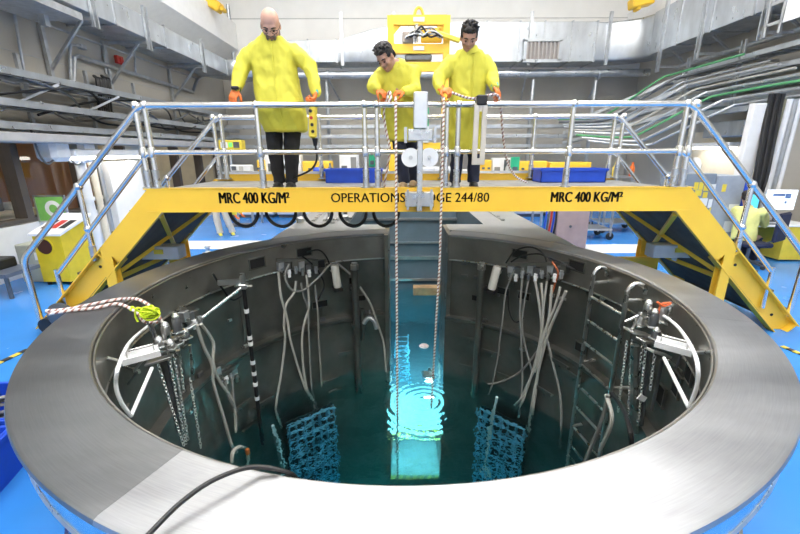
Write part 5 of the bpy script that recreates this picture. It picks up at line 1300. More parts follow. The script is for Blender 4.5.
# crane parts high up
for k, (px, py) in enumerate(((211, 3), (641, 2))):
    c = at(px, py, y=11.5); solo('crane_bumper', MB().box(c, (.7, .4, .3), Matrix.Rotation(.5 if k == 0 else -.2, 3, 'Y'), .04).box(c + V((.38 if k == 0 else -.1, 0, -.2)), (.12, .3, .12), None, .02), YELLOW, ('yellow crane bumper at the top left below the ceiling', 'yellow crane bumper at the top right below the ceiling')[k], 'crane part')
# ------------------------------------------------------------------ back equipment row behind the bridge
for k, z in enumerate((3.42, 3.08, 2.74, 2.4)):
    tray((-6.3, 11.9, z), (6.6, 11.9, z), .45, ('topmost', 'second highest', 'third highest', 'lowest')[k] + ' of four cable trays across the back wall', 5, mats=(GALV2, HOSE, DKSTEEL, WHITEPL))
for k, (x0, x1, h_) in enumerate(((-5.9, -4.4, 1.55), (-4.3, -2.9, 1.7), (-2.8, -1.3, 1.65), (-1.2, .3, 1.6), (.4, 1.9, 1.7), (2.0, 3.5, 1.6), (3.6, 5.0, 1.65), (5.1, 6.6, 1.6))):
    t = thing('equipment_cabinet', '%s white equipment cabinet from the left along the back of the hall' % ORD[k], 'cabinet', ((x0 + x1) / 2, 10.6, 0), group='equipment cabinets along the back')
    MB().span((x0, 10.3, .1), (x1, 11.1, h_), .02).build('body', mat('cabinet_white', (.72, .72, .70), .5, var=.05), t, 0)
    MB().span((x0 + .02, 10.26, .12), ((x0 + x1) / 2 - .01, 10.3, h_ - .02), .008).build('door', WHITE, t, 0); MB().span(((x0 + x1) / 2 + .01, 10.26, .12), (x1 - .02, 10.3, h_ - .02), .008).build('door', WHITE, t, 0)
    MB().span((x0 + .05, 10.35, 0), (x1 - .05, 11.05, .1)).build('plinth', DKSTEEL, t, 0)
def yellow_case(px0, py0, px1, py1, y, label):
    a, b = at(px0, py1, y=y), at(px1, py0, y=y)
    a.z = 1.48
    t = thing('yellow_case', label, 'case', ((a.x + b.x) / 2, y, a.z))
    MB().span((a.x, y, a.z), (b.x, y + .4, b.z), .02).build('body', YELLOW, t, 0)
    MB().span((a.x + .05, y - .015, a.z + .05), (b.x - .05, y, b.z - .05), .01).build('lid', YELLOW, t, 0)
    for s_ in (.25, .75): MB().span((a.x + (b.x - a.x) * s_ - .04, y - .03, (a.z + b.z) / 2 - .03), (a.x + (b.x - a.x) * s_ + .04, y - .012, (a.z + b.z) / 2 + .03)).build('latch', DKSTEEL, t, 0)
# shelf frames carrying the cases behind the bridge
sh = thing('steel_bench', 'long steel bench behind the bridge carrying yellow cases', 'bench', (1.0, 8.9, 0))
MB().span((-4.6, 8.5, 1.43), (7.0, 9.4, 1.48)).build('top', ALU, sh, 0)
for x in (-4.5, -.9, 1.7, 4.3, 6.9):
    for y in (8.55, 9.35): MB().span((x - .03, y - .03, 0), (x + .03, y + .03, 1.43)).build('leg', GALV2, sh, 0)
yellow_case(303, 161, 331, 175, 8.7, 'yellow case on the bench behind the bald person')
yellow_case(514, 161, 548, 176, 8.7, 'left one of two long yellow cases on the bench right of the persons')
yellow_case(549, 162, 592, 176, 8.7, 'right one of two long yellow cases on the bench right of the persons')
yellow_case(480, 160, 492, 176, 8.7, 'short yellow case on the bench beside the right person')
yellow_case(258, 160, 263, 176, 8.7, 'narrow yellow case on the bench left of the bald person')
def small_box(name, px0, py0, px1, py1, y, m, label, cat, face=None, d=.3, z0=None):
    a, b = at(px0, py1, y=y), at(px1, py0, y=y)
    if z0 is not None: a.z = z0
    t = thing(name, label, cat, ((a.x + b.x) / 2, y, a.z))
    MB().span((a.x, y, a.z), (b.x, y + d, b.z), .012).build('body', m, t, 0)
    if face:
        for (u0, v0, u1, v1, fm) in face:
            MB().span((a.x + (b.x - a.x) * u0, y - .012, a.z + (b.z - a.z) * v0), (a.x + (b.x - a.x) * u1, y + .001, a.z + (b.z - a.z) * v1)).build('panel', fm, t, 0)
    MB().span((a.x + .02, y + .02, a.z - .004), (b.x - .02, y + d - .02, a.z + .004)).build('base', DKSTEEL, t, 0)
    return t
SCRN = mat('green_screen', (.1, .5, .1), .3, emit=(.2, 1, .2), estr=.8)
gm = small_box('gas_monitor', 219, 140, 241, 150, 8.6, YELLOW2, 'yellow instrument with small screens above the left end of the bridge', 'instrument', [(.1, .2, .4, .8, WHITEPL), (.45, .3, .6, .75, SCRN), (.65, .2, .9, .8, DKSTEEL)])
p = at(230, 150, y=8.75); MB().span((p.x - .03, 8.72, 0), (p.x + .03, 8.78, p.z)).build('stand', GALV2, gm, 0); MB().span((p.x - .3, 8.5, 0), (p.x + .3, 9.0, .04)).build('foot_plate', DKSTEEL, gm, 0)
small_box('white_instrument', 231, 165, 250, 176, 2.72, WHITEPL, 'white instrument with black dial behind the left end of the bridge', 'instrument', [(.08, .2, .3, .8, DKSTEEL), (.45, .2, .65, .8, HOSE)], .14, BZ + .11)
small_box('white_instrument', 589, 169, 604, 181, 2.72, WHITEPL, 'white control box with round dial behind the blue tray', 'instrument', [(.65, .2, .85, .75, DKSTEEL), (.1, .2, .4, .5, HOSE2)], .14, BZ + .11)
small_box('white_machine', 340, 155, 358, 175, 9.0, WHITEPL, 'white machine on the back bench between the left and middle persons', 'machine', [(.1, .1, .4, .5, DKSTEEL), (.6, .3, .9, .9, HOSE2)], .3, 1.48)
small_box('white_machine', 492, 158, 512, 176, 9.0, WHITEPL, 'white machine on the back bench right of the right person', 'machine', [(.1, .1, .4, .5, HOSE2), (.6, .3, .9, .9, DKSTEEL)], .3, 1.48)
small_box('white_machine', 265, 150, 300, 172, 8.9, WHITEPL, 'pale machine behind the legs of the bald person', 'machine', [(.1, .1, .3, .5, DKSTEEL)], .3, 1.48)
small_box('green_pouch', 369, 154, 375, 167, 2.70, GREEN, 'small green pouch hanging behind the rail by the bending person', 'pouch', [(.2, .2, .8, .5, DKSTEEL), (.3, .9, .7, 1.3, DKSTEEL)], .06)
small_box('green_pouch', 511, 157, 520, 165, 8.6, GREEN, 'small green box right of the right person', 'box', [(.2, .2, .8, .5, DKSTEEL)], .1, 1.48)
small_box('green_pouch', 423, 106, 429, 114, 6.22, GREEN, 'green and white box behind the bending person at the yellow stand', 'box', [(.0, .0, 1, .45, WHITEPL)], .1, 2.4)
c = at(317, 160, y=8.75); c.z = 1.63; solo('blue_motor', MB().box((c.x, c.y, 1.49), (.25, .2, .02)).lathe([(0, -.12), (.12, -.12), (.15, -.08), (.15, .08), (.1, .14), (0, .14)], c, 16, Matrix.Rotation(PI / 2, 3, 'Y')), BLUEPL, 'small blue motor behind the pendant controller', 'motor')
for k, (px, py) in enumerate(((300, 172), (336, 165), (362, 165), (500, 140), (597, 164), (612, 168))):
    p = at(px, py, y=9.8); solo('standing_bottle', MB().lathe([(0, 0), (.06, 0), (.07, .02), (.07, .25), (.03, .33), (.03, .4), (0, .4)], (p.x, 8.65, 1.48), 12), (WHITEPL, DKSTEEL, GALV2, HOSE, YELLOW2, ORANGE)[k], ('white', 'dark', 'silver', 'pale', 'yellow', 'orange')[k] + ' bottle standing on the back bench', 'bottle', 'bottles on the back bench')
# yellow tool stand behind the persons
st = thing('tool_stand', 'tall yellow tool stand with hook and coiled cables behind the persons', 'tool stand', (.38, 6.3, ZR))
SX0, SX1 = -.19, .96; YS = 6.3
a, b = at(391, 68, y=YS), at(447, 16, y=YS); SX0, SX1, SZ0, SZ1 = a.x, b.x, a.z, b.z
for x in (SX0, SX1):
    MB().span((x - .07, YS - .07, ZR), (x + .07, YS + .07, SZ1)).build('upright', YELLOW, st, 0)
for z in (SZ1 - .08, SZ0 + .38, SZ0 + .02): MB().span((SX0, YS - .06, z - .1), (SX1, YS + .06, z + .09)).build('crossbar', YELLOW, st, 0)
for s_, x in ((1, SX0), (-1, SX1)):
    MB().prism([(x, SZ1 - .15), (x + s_ * .26, SZ1 - .15), (x, SZ1 - .42)], lambda u, v, d: V((u, d, v)), YS - .02, YS + .02).build('gusset', YELLOW, st, 0)
xm_ = (SX0 + SX1) / 2
MB().tube(curve([(xm_ - .1, YS, SZ1), (xm_ - .06, YS, SZ1 + .12), (xm_, YS, SZ1 + .16), (xm_ + .06, YS, SZ1 + .12), (xm_ + .1, YS, SZ1)], 4), .03, 8).build('lifting_eye', YELLOW, st)
for z in (SZ1 - .08, SZ0 + .38): MB().span((xm_ - .12, YS - .08, z - .04), (xm_ + .12, YS - .061, z + .04)).build('name_plate', WHITEPL, st, 0)
MB().cyl((xm_ - .05, YS - .05, SZ0 + .5), (xm_ - .05, YS - .05, SZ1 - .17), .05, n=10).build('swivel', STEEL, st)
MB().span((SX0 + .25, YS - .1, SZ0 + .48), (SX0 + .5, YS, SZ0 + .7), .02).build('motor_box', mat('grey_brown_box', (.35, .3, .26), .5), st, 0)
MB().span((xm_ + .05, YS - .02, SZ0 + .5), (SX1 - .1, YS + .05, SZ0 + .8), .02).build('yellow_box', YELLOW, st, 0)
random.seed(8)
for k in range(7):
    pts = [(xm_ - .25 + .75 * q / 6 + .06 * random.uniform(-1, 1), YS - .13 - .02 * k, SZ0 + .56 + .22 * random.random() * math.sin(PI * q / 6)) for q in range(7)]
    MB().tube(curve(pts, 5), .014 + .004 * (k % 3), 6).build('coiled_cable', (BLACK, GALV2, BLACK, DKSTEEL, HOSE, BLACK, GALV)[k], st)
MB().bar((SX1 - .2, YS - .16, SZ0 + .64), (SX1 + .28, YS - .16, SZ0 + .5), .1, .1, ch=.02).build('grip', YELLOW2, st, 0)
MB().box((xm_, YS, SZ0 + .2), (.6, .1, .14), None, .03).build('tool_bundle', DKSTEEL, st)
MB().span((SX0, YS - .05, 2.2), (SX1, YS + .05, 2.4)).build('crossbar', YELLOW, st, 0)

# ------------------------------------------------------------------ things on the bridge deck
def blue_tray(px0, px1, y, label):
    a, b = at(px0, 186, y=y), at(px1, 177, y=y); z0, z1 = DZ, DZ + .19
    t = thing('blue_crate', label, 'crate', ((a.x + b.x) / 2, y, DZ))
    x0, x1 = a.x, b.x; y0, y1 = y, y + .35
    m_ = MB(); m_.span((x0, y0, z0), (x1, y1, z0 + .012)); m_.span((x0, y0, z0), (x1, y0 + .012, z1)); m_.span((x0, y1 - .012, z0), (x1, y1, z1)); m_.span((x0, y0, z0), (x0 + .012, y1, z1)); m_.span((x1 - .012, y0, z0), (x1, y1, z1)); m_.build('tub', BLUEPL, t, 0)
    r = MB(); r.span((x0 - .02, y0 - .02, z1 - .03), (x1 + .02, y0, z1)); r.span((x0 - .02, y1, z1 - .03), (x1 + .02, y1 + .02, z1)); r.span((x0 - .02, y0, z1 - .03), (x0, y1, z1)); r.span((x1, y0, z1 - .03), (x1 + .02, y1, z1)); r.build('rim', BLUEPL, t, 0)
blue_tray(326, 364, 2.3, 'blue plastic crate on the deck left of the bending person')
blue_tray(366, 381, 2.3, 'short blue plastic crate beside the feet of the bending person')
blue_tray(540, 606, 2.25, 'long blue plastic crate on the deck right of the right person')
# pendant controller in the bald person's hand
pc = at(313, 122, y=1.2)
pt = thing('pendant_controller', 'yellow pendant controller hanging from the gloved hand of the bald person', 'controller', pc.to_tuple())
MB().box(pc, (.085, .07, .34), Matrix.Rotation(.08, 3, 'Y'), .02).build('body', YELLOW2, pt)
for k in range(4): MB().cyl(pc + V((-.012 + .004 * k, -.045, .11 - .07 * k)), pc + V((-.012 + .004 * k, -.03, .11 - .07 * k)), .018, n=10).build('button', (BLACK, RED, BLACK, BLACK)[k], pt)
MB().lathe([(.0, -.09), (.02, -.08), (.03, -.02), (.035, 0)], pc - V((-.01, 0, .17)), 12).build('cable_boot', BLACK, pt)
MB().tube(curve([pc - V((-.01, 0, .24)), pc - V((-.015, 0, .4)), pc - V((.1, -.15, .52)), pc - V((.35, -.3, .62))], 5), .012, 6).build('cable', BLACK, pt)
# flat tool hanging on the near rail
c = at(481, 100, y=1.1)
tl = thing('flat_tool', 'pale flat bar tool hanging from a black hook on the near handrail', 'tool', c.to_tuple())
x = c.x; tf = MB()
tf.span((x - .07, 1.07, 2.05), (x - .015, 1.1, 2.68), .006); tf.span((x + .015, 1.07, 2.05), (x + .07, 1.1, 2.68), .006); tf.span((x - .015, 1.07, 2.05), (x + .015, 1.1, 2.12)); tf.span((x - .015, 1.07, 2.6), (x + .015, 1.1, 2.68)); tf.build('blade', mat('pale_bar', (.62, .57, .49), .4, .3), tl, 0)
MB().span((x - .05, 1.05, 2.66), (x + .06, 1.26, 2.76), .01).build('hook', BLACK, tl, 0)
# ------------------------------------------------------------------ floor level: right side
t = thing('console_box', 'pinkish brown console box with printed sheet on top beside the service tank', 'console', (3.9, 5.4, 0))
MB().span((3.45, 5.2, .02), (4.15, 5.8, .95), .015).build('body', mat('pink_brown_paint', (.42, .30, .27), .5), t, 0)
MB().prism([(5.2, .95), (5.8, .95), (5.8, 1.12), (5.2, .98)], lambda u, v, d: V((d, u, v)), 3.45, 4.15).build('sloped_top', mat('pink_brown_paint', (.42, .3, .27)), t, 0)
MB().add([(3.5, 5.23, .991), (4.1, 5.23, .991), (4.1, 5.77, 1.117), (3.5, 5.77, 1.117)], [(0, 1, 2, 3)]).build('printed_sheet', mat('printed_sheet_blue', (.7, .76, .84), .5, col2=(.12, .18, .4), vscale=26), t, 0)
MB().cyl((3.75, 5.19, .6), (3.75, 5.2, .6), .03).build('lock', DKSTEEL, t)
for k in range(5):
    MB().tube(curve([(3.2 + .05 * k, 5.3, .2), (3.2 + .06 * k, 5.25, .7), (3.25 + .05 * k, 5.3, 1.0), (3.35 + .03 * k, 5.4, .9)], 5), .02, 6).build('cable', (BLUEPL, DKSTEEL, RED, BLUEPL, BLACK)[k], t)
def cart(x0, x1, y0, y1, z, label, load, nmat):
    t = thing('trolley', label, 'trolley', ((x0 + x1) / 2, (y0 + y1) / 2, 0))
    for zz in (.25, z): MB().span((x0, y0, zz), (x1, y1, zz + .04)).build('shelf', ALU, t, 0)
    for x in (x0 + .03, x1 - .03):
        for y in (y0 + .03, y1 - .03):
            MB().span((x - .02, y - .02, .25), (x + .02, y + .02, z)).build('upright', GALV2, t, 0)
            w_ = MB().lathe([(0, -.025), (.08, -.025), (.1, -.01), (.1, .01), (.08, .025), (0, .025)], (x, y, .1), 16, Matrix.Rotation(PI / 2, 3, 'X')).build('castor', BLACK, t)
            MB().span((x - .02, y - .035, .1), (x + .02, y + .035, .25)).build('fork', GALV2, w_, 0)
    MB().span((x0 + .05, y0 + .03, z + .04), (x1 - .05, y1 - .03, z + .04 + load), .02).build('covered_load', nmat, t, 0)
cart(4.45, 5.4, 6.5, 7.2, .8, 'steel trolley with dark gear right of the console box', .25, DKSTEEL)
cart(5.6, 6.7, 7.4, 8.2, .75, 'steel trolley with white covered load at the right back', .4, WHITEPL)
c = at(536, 227, z=ZR + .05); solo('striped_tool', MB().bar((2.0, 5.0, ZR + .06), (2.2, 4.6, ZR + .06), .1, .08, ch=.02), YELLOW2, 'yellow hand tool lying on the service tank coping', 'tool')
# label cabinet
CABG = mat('grey_blue_cabinet', (.22, .26, .31), .45); CABL = mat('light_grey_cabinet', (.34, .38, .44), .45)
cb_ = thing('label_cabinet', 'grey cabinet covered with yellow and white labels on the right', 'cabinet', (5.9, 4.6, 0))
MB().span((5.55, 4.6, .1), (6.28, 5.2, 1.76), .01).build('left_bay', CABG, cb_, 0); MB().span((6.29, 4.57, .1), (6.85, 5.2, 1.72), .01).build('right_bay', CABL, cb_, 0)
MB().span((6.86, 4.57, .1), (6.98, 5.2, 1.66), .01).build('side_panel', BLUEPL, cb_, 0)
MB().span((5.6, 4.65, 0), (6.9, 5.15, .1)).build('plinth', DKSTEEL, cb_, 0)
for (px0, py0, px1, py1, m) in ((694, 183, 698, 189, YELLOW2), (699, 183, 703, 189, YELLOW2), (704, 184, 709, 190, YELLOW2), (710, 185, 716, 191, WHITE), (722, 185, 726, 191, YELLOW2), (695, 191, 701, 195, YELLOW2), (703, 193, 707, 197, YELLOW2), (699, 199, 707, 205, WHITE), (708, 200, 721, 207, WHITE), (709, 208, 716, 214, YELLOW2), (718, 209, 723, 215, YELLOW2), (711, 217, 720, 224, YELLOW2), (728, 205, 738, 213, WHITE), (723, 222, 733, 231, WHITE)):
    y = 4.6 if px1 < 724 else 4.57
    q0, q1 = at(px0 - .8, py1 + .8, y=y), at(px1 + .8, py0 - .8, y=y)
    MB().span((q0.x, y - .008, q0.z), (q1.x, y + .001, q1.z)).build('label_plate', m, cb_, 0)
# desk, monitors, chair, seated person
dk = thing('desk', 'white desk with monitors at the right edge', 'desk', (7.5, 4.3, 0))
MB().span((6.95, 3.9, .72), (8.25, 4.6, .76), .008).build('top', WHITEPL, dk, 0); MB().span((7.65, 3.92, .04), (8.2, 4.55, .72)).build('drawer_unit', YELLOW2, dk, 0)
for x in (7.0, 8.2): MB().span((x - .025, 4.45, 0), (x + .025, 4.5, .72)).build('leg', DKSTEEL, dk, 0)
SCR = mat('bright_screen', (.7, .75, .8), .3, emit=(.75, .83, .95), estr=1.0); SCRC = mat('cyan_screen', (.1, .5, .6), .3, emit=(.1, .55, .75), estr=.9)
def monitor(x, y, z, w_, h_, m, label, rz):
    t = thing('computer_monitor', label, 'monitor', (x, y, .76), rz)
    R = Matrix.Rotation(rz, 3, 'Z'); c = V((x, y, z))
    MB().box(c, (w_, .035, h_), R, .008).build('bezel', WHITEPL if m is SCR else BLACK, t, 0); MB().box(c + R @ V((0, -.019, 0)), (w_ - .03, .004, h_ - .03), R).build('screen', m, t, 0)
    MB().cyl((x, y + .03, .77), (x, y + .03, z), .025).build('stand', DKSTEEL, t); MB().box((x, y + .03, .77), (.25, .18, .015), R, .004).build('foot', DKSTEEL, t, 0)
    if m is SCR:
        for k, (u, v, a_, b_) in enumerate(((-.05, .1, .22, .05), (.12, .08, .1, .1), (.1, -.05, .04, .05))):
            MB().box(c + R @ V((u, -.0225, v)), (a_, .003, b_), R).build('screen_window', mat('screen_blue', (.15, .25, .5), .4), t, 0)
monitor(7.72, 4.3, 1.22, .58, .42, SCR, 'white monitor with bright document on the desk at the right', -.15)
monitor(7.2, 4.45, 1.16, .5, .34, SCRC, 'dark monitor with cyan picture behind the seated person', .1)
MB().span((7.1, 3.95, .762), (7.5, 4.1, .78), .004).build('keyboard', DKSTEEL, dk, 0)
ch = thing('office_chair', 'dark blue office chair of the seated person at the right', 'chair', (6.75, 3.55, 0))
NAVY = mat('navy_upholstery', (.015, .02, .05), .8)
MB().box((6.7, 3.6, .46), (.5, .5, .09), None, .03).build('seat', NAVY, ch); MB().box((6.98, 3.35, .82), (.46, .07, .55), Matrix.Rotation(.5, 3, 'Z'), .03).build('backrest', NAVY, ch)
MB().cyl((6.7, 3.6, .1), (6.7, 3.6, .42), .03).build('gas_column', DKSTEEL, ch); MB().bar((6.75, 3.55, .42), (7.0, 3.33, .6), .05, .02).build('back_stem', DKSTEEL, ch, 0)
for k in range(5):
    a = 2 * PI * k / 5; e = V((6.7 + .3 * math.cos(a), 3.6 + .3 * math.sin(a), .07))
    o = MB().bar((6.7, 3.6, .12), e, .05, .03).build('base_spoke', DKSTEEL, ch, 0); MB().lathe([(0, -.02), (.035, -.02), (.035, .02), (0, .02)], (e.x, e.y, .036), 10, Matrix.Rotation(PI / 2, 3, 'X')).build('castor', BLACK, o)
S0 = V((6.62, 3.72, 0))
person_build('seated person in pale yellow coat with orange glove at the desk on the right', dict(
    head=S0 + V((.0, .12, 1.33)), face=(.75, .6, -.15), neck=S0 + V((0, .05, 1.14)), chest=S0 + V((0, .02, .92)), hip=S0 + V((0, -.02, .58)), yaw=-.9, hs=1.0,
    shoulders=(S0 + V((-.1, .17, 1.06)), S0 + V((.16, -.12, 1.06))), elbows=(S0 + V((.1, .38, .84)), S0 + V((.34, -.02, .82))), wrists=(S0 + V((.36, .5, .83)), S0 + V((.52, .2, .84))),
    legs=[(S0 + V((.0, .06, .56)), S0 + V((.32, .3, .52)), S0 + V((.36, .34, .09))), (S0 + V((.1, -.08, .56)), S0 + V((.45, .14, .52)), S0 + V((.5, .2, .09)))], leg_r=((.08, .07, .06), (.08, .07, .06)), toe=(.7, .6, 0),
    coat=[(S0 + V((0, .05, 1.15)), .07, .07), (S0 + V((0, .04, 1.12)), .14, .09), (S0 + V((0, .02, 1.04)), .2, .12), (S0 + V((0, .0, .85)), .2, .14), (S0 + V((0, -.02, .62)), .2, .15), (S0 + V((0, -.02, .52)), .2, .16)],
    skin=SKIN2, hair=dict(spiky=.0), trousers=TROUS_N, shoe=SHOEK, coatm=mat('pale_yellow_coat', (.74, .72, .25), .8, bump=.2, bscale=9), hands=(((.6, .5, -.2), (0, 0, -1), 1, .5), ((.3, .8, -.15), (0, 0, -1), -1, .5)), cuffs=(CUFFD, CUFFD), seed=3.0))
for o in list(COL.objects):
    if o.parent is None and (o.name in ('desk', 'office_chair') or o.name.startswith('computer_monitor') or o.get('label', '').startswith('seated person')):
        o.matrix_basis = Matrix.Translation((.12, .5, 0)) @ o.matrix_basis
# walking person seen below the girder on the left
W0 = V((at(222, 236, z=0).x, 7.3, 0))
person_build('person in pale trousers and yellow overshoes bending down behind the left end of the bridge', dict(
    head=W0 + V((.45, .1, .98)), face=(.6, -.1, -.75), neck=W0 + V((.32, .06, 1.06)), chest=W0 + V((.16, .03, 1.06)), hip=W0 + V((-.05, 0, .95)), hs=1.0, yaw=0.0,
    shoulders=(W0 + V((.26, -.15, 1.06)), W0 + V((.26, .2, 1.06))), elbows=(W0 + V((.32, -.2, .8)), W0 + V((.32, .24, .8))), wrists=(W0 + V((.45, -.18, .62)), W0 + V((.45, .2, .62))),
    legs=[(W0 + V((-.12, 0, .88)), W0 + V((-.12, -.04, .48)), W0 + V((-.1, .0, .09))), (W0 + V((.08, 0, .88)), W0 + V((.14, -.02, .48)), W0 + V((.2, .1, .09)))], leg_r=((.1, .085, .08), (.1, .085, .08)), toe=(.5, -.8, 0),
    coat=[(W0 + V((-.16, 0, .86)), .14, .14), (W0 + V((-.08, 0, 1.0)), .16, .18), (W0 + V((.1, .02, 1.07)), .14, .2), (W0 + V((.26, .03, 1.08)), .1, .18), (W0 + V((.33, .04, 1.08)), .06, .1)],
    skin=SKIN2, hair=dict(spiky=.0), trousers=TROUS_W, shoe=SHOEY, hands=(((.3, 0, -.9), (1, 0, 0), 1, .5), ((.3, 0, -.9), (1, 0, 0), 1, .5)), seed=3.0))
# ------------------------------------------------------------------ floor level: left side
yb = thing('yellow_bin', 'yellow bin with round opening and sloped white lid by the left windows', 'bin', (-6.0, 3.5, 0))
BINY = mat('bin_yellow', (.72, .55, .02), .45)
MB().prism([(3.05, .06), (3.75, .06), (3.75, 1.08), (3.05, .86)], lambda u, v, d: V((d, u, v)), -6.15, -5.68).build('body', BINY, yb, 0)
MB().prism([(3.02, .865), (3.78, 1.095), (3.78, 1.14), (3.02, .905)], lambda u, v, d: V((d, u, v)), -6.18, -5.65).build('lid', WHITEPL, yb, 0)
MB().lathe([(0, 0), (.13, 0), (.13, .004), (0, .004)], (-5.98, 3.052, .68), 20, Matrix.Rotation(PI / 2, 3, 'X')).build('opening', mat('dark_red_opening', (.06, .015, .01), .7), yb)
MB().lathe([(.13, 0), (.155, 0), (.155, .012), (.13, .012)], (-5.98, 3.052, .68), 20, Matrix.Rotation(PI / 2, 3, 'X')).build('opening_ring', BINY, yb)
for k in range(3): MB().add([(-6.12 + .15 * k, 3.2, .935 + .028), (-6.0 + .15 * k, 3.2, .935 + .028), (-6.0 + .15 * k, 3.5, 1.026 + .03), (-6.12 + .15 * k, 3.5, 1.026 + .03)], [(0, 1, 2, 3)]).build('lid_label', (BLKPAINT, RED, BLKPAINT)[k], yb, 0)
for x in (-6.1, -5.73):
    for y in (3.1, 3.7): MB().cyl((x, y, 0), (x, y, .06), .03).build('foot', BLACK, yb)
gs = thing('green_sign', 'green sign with white ring emblem on a stand before the left window', 'sign', (-6.4, 3.9, 0))
MB().span((-6.72, 3.9, .98), (-6.2, 3.92, 1.42)).build('board', mat('sign_green', (.22, .55, .12), .5), gs, 0)
MB().lathe([(.08, 0), (.15, 0), (.15, .006), (.08, .006)], (-6.42, 3.899, 1.2), 24, Matrix.Rotation(PI / 2, 3, 'X')).build('ring_emblem', WHITE, gs)
fr_ = MB(); fr_.span((-6.74, 3.89, 1.42), (-6.18, 3.93, 1.45)); fr_.span((-6.74, 3.89, .95), (-6.18, 3.93, .98)); fr_.build('frame', ALU, gs, 0)
for x in (-6.73, -6.19): MB().span((x - .015, 3.89, 0), (x + .015, 3.93, 1.45)).build('leg', ALU, gs, 0)
small_box('grey_locker', 24, 245, 40, 282, 3.2, mat('locker_grey', (.40, .42, .36), .5), 'low grey locker left of the yellow bin', 'locker', [(.7, .6, .9, .8, WHITEPL)], .4)
bn = thing('low_trolley', 'dark low trolley with black boxes at the left picture edge', 'trolley', (-6.1, 2.6, 0))
MB().span((-6.9, 2.3, .36), (-6.0, 2.9, .42)).build('shelf', mat('blue_grey_shelf', (.10, .12, .16), .4), bn, 0); MB().span((-6.9, 2.35, .42), (-6.3, 2.85, .58), .02).build('black_box', BLACK, bn, 0); MB().span((-6.8, 2.35, .58), (-6.45, 2.75, .68), .02).build('black_box', BLACK, bn, 0)
for x in (-6.7, -6.1): MB().cyl((x, 2.4, .0), (x, 2.4, .36), .03).build('leg', DKSTEEL, bn)
# office furniture seen through the windows
for k, y in enumerate((2.6, 5.0, 9.2)):
    t = thing('office_desk', ('office desk behind the nearest left window', 'office desk behind the middle left windows', 'office desk behind the far left windows')[k], 'desk', (-8.6, y, 0))
    MB().span((-9.1, y - .7, .95), (-8.1, y + .7, 1.0)).build('top', CREAM, t, 0); MB().span((-9.0, y - .65, 0), (-8.95, y + .65, .95)).build('panel', CREAM, t, 0); MB().span((-8.25, y - .65, 0), (-8.2, y + .65, .95)).build('panel', CREAM, t, 0)
    MB().span((-8.8, y - .4, 1.0), (-8.5, y + .1, 1.3), .03).build('office_machine', DKSTEEL, t); MB().span((-8.8, y + .2, 1.0), (-8.4, y + .5, 1.15), .02).build('paper_box', WHITEPL, t, 0)
for k, y in enumerate((3.0, 8.0, 11.0)):
    t = thing('office_light', ('glowing ceiling panel in the near office', 'glowing ceiling panel in the middle office', 'glowing ceiling panel in the far office')[k], 'ceiling light', (-8.7, y, 2.8))
    MB().span((-9.3, y - .6, 2.82), (-8.1, y + .6, 2.89)).build('housing', WHITE, t, 0); MB().span((-9.25, y - .55, 2.8), (-8.15, y + .55, 2.82)).build('diffuser', mat('office_glow', (1, 1, 1), emit=(1, .86, .62), estr=5), t, 0)
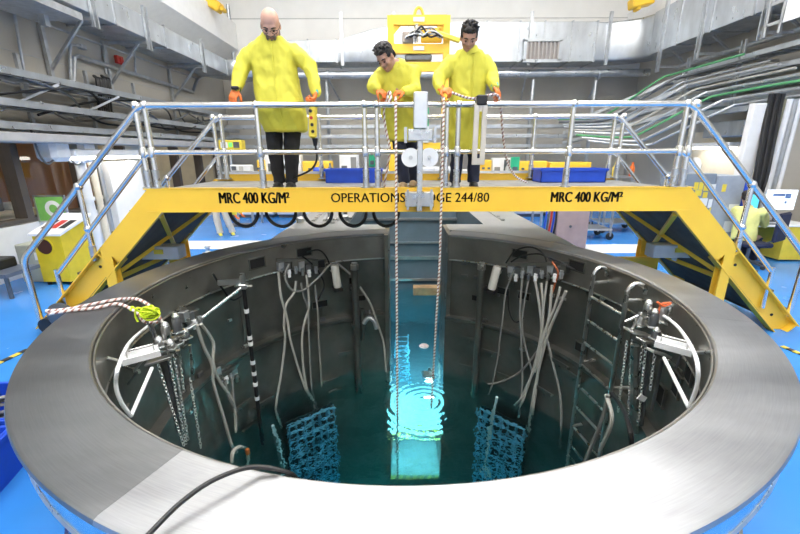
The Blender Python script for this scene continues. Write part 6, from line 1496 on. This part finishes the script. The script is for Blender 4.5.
# blue crates at the lower left
for k, (cx_, cy_, rz) in enumerate(((-3.0, -1.35, .25), (-3.12, -.72, .1))):
    t = thing('blue_crate', ('blue plastic crate on the floor nearest the lower left corner', 'blue plastic crate with grey cables behind the lower left crate')[k], 'crate', (cx_, cy_, 0), rz)
    R = Matrix.Rotation(rz, 3, 'Z'); c = V((cx_, cy_, 0)); m_ = MB(); hz_ = .34
    m_.box(c + V((0, 0, .01)), (.6, .5, .02), R)
    for s_ in (-1, 1): m_.box(c + R @ V((s_ * .3, 0, hz_ / 2)), (.015, .5, hz_), R); m_.box(c + R @ V((0, s_ * .25, hz_ / 2)), (.6, .015, hz_), R)
    m_.build('tub', BLUEPL, t, 0); r = MB()
    for s_ in (-1, 1): r.box(c + R @ V((s_ * .315, 0, hz_ - .02)), (.03, .54, .03), R); r.box(c + R @ V((0, s_ * .265, hz_ - .02)), (.66, .03, .03), R)
    r.build('rim', BLUEPL, t, 0)
    if k == 1:
        for q in range(3): solo('coiled_cable', MB().tube(curve([c + V((.2 * math.cos(a * 1.1 + q), .17 * math.sin(a * 1.1 + q), .05 + .07 * a * .3 + q * .05)) for a in range(9)], 4), .014, 6), (HOSE2, BLACK, HOSE2)[q], '%s coil of cable from the bottom in the blue crate at the lower left' % ORD[q], 'cable', 'cables in the blue crate')
# hazard tapes on the floor
def tape(p, q, label):
    p, q = V(p), V(q); t = thing('hazard_tape', label, 'tape', p.to_tuple()); d = q - p; n_ = max(4, int(d.length / .09))
    for k in range(n_):
        MB().bar(p + d * (k / n_), p + d * ((k + 1) / n_), .06, .006).build('stripe', (YELLOW2, BLKPAINT)[k % 2], t, 0)
tape(at(-8, 366, z=.01), at(28, 349, z=.01), 'yellow and black tape on the floor at the left picture edge')
tape(at(782, 346, z=.01), at(806, 356, z=.01), 'yellow and black tape on the floor by the right bridge foot')
# cables and gear on the floor near the bridge feet
random.seed(4)
for k, (px, py) in enumerate(((208, 252), (300, 218), (330, 218), (345, 216))):
    c = at(px, py, z=.08 if k == 0 else ZR + .08)
    t = thing('valve_cluster', ('cluster of pale valves on the floor behind the left rim', 'steel fitting on the tank coping, leftmost of three', 'steel fitting on the tank coping, middle of three', 'steel fitting on the tank coping, rightmost of three')[k], 'valve', c.to_tuple())
    MB().lathe([(0, -.08), (.07, -.08), (.07, 0), (.04, .03), (.04, .1), (0, .1)], c, 12).build('body', STEEL, t); MB().tube([c + V((.06 * math.cos(a), .06 * math.sin(a), .12)) for a in [2 * PI * j / 10 for j in range(10)]], .01, 6, closed=True).build('handwheel', GALV2, t)
    MB().cyl(c - V((.12, 0, .03)), c + V((.12, 0, -.03)), .025).build('branch', STEEL, t)
for k in range(5):
    c = V((4.05 + .12 * (k % 3), 2.2 + .15 * k, .72)); solo('socket_block', MB().box(c, (.11, .1, .16), None, .02).cyl(c + V((0, -.06, .02)), c + V((0, -.04, .02)), .035), (WHITEPL, GALV2)[k % 2], '%s socket block from the front below the right stair flight' % ORD[k], 'socket', 'socket blocks below the right stair')
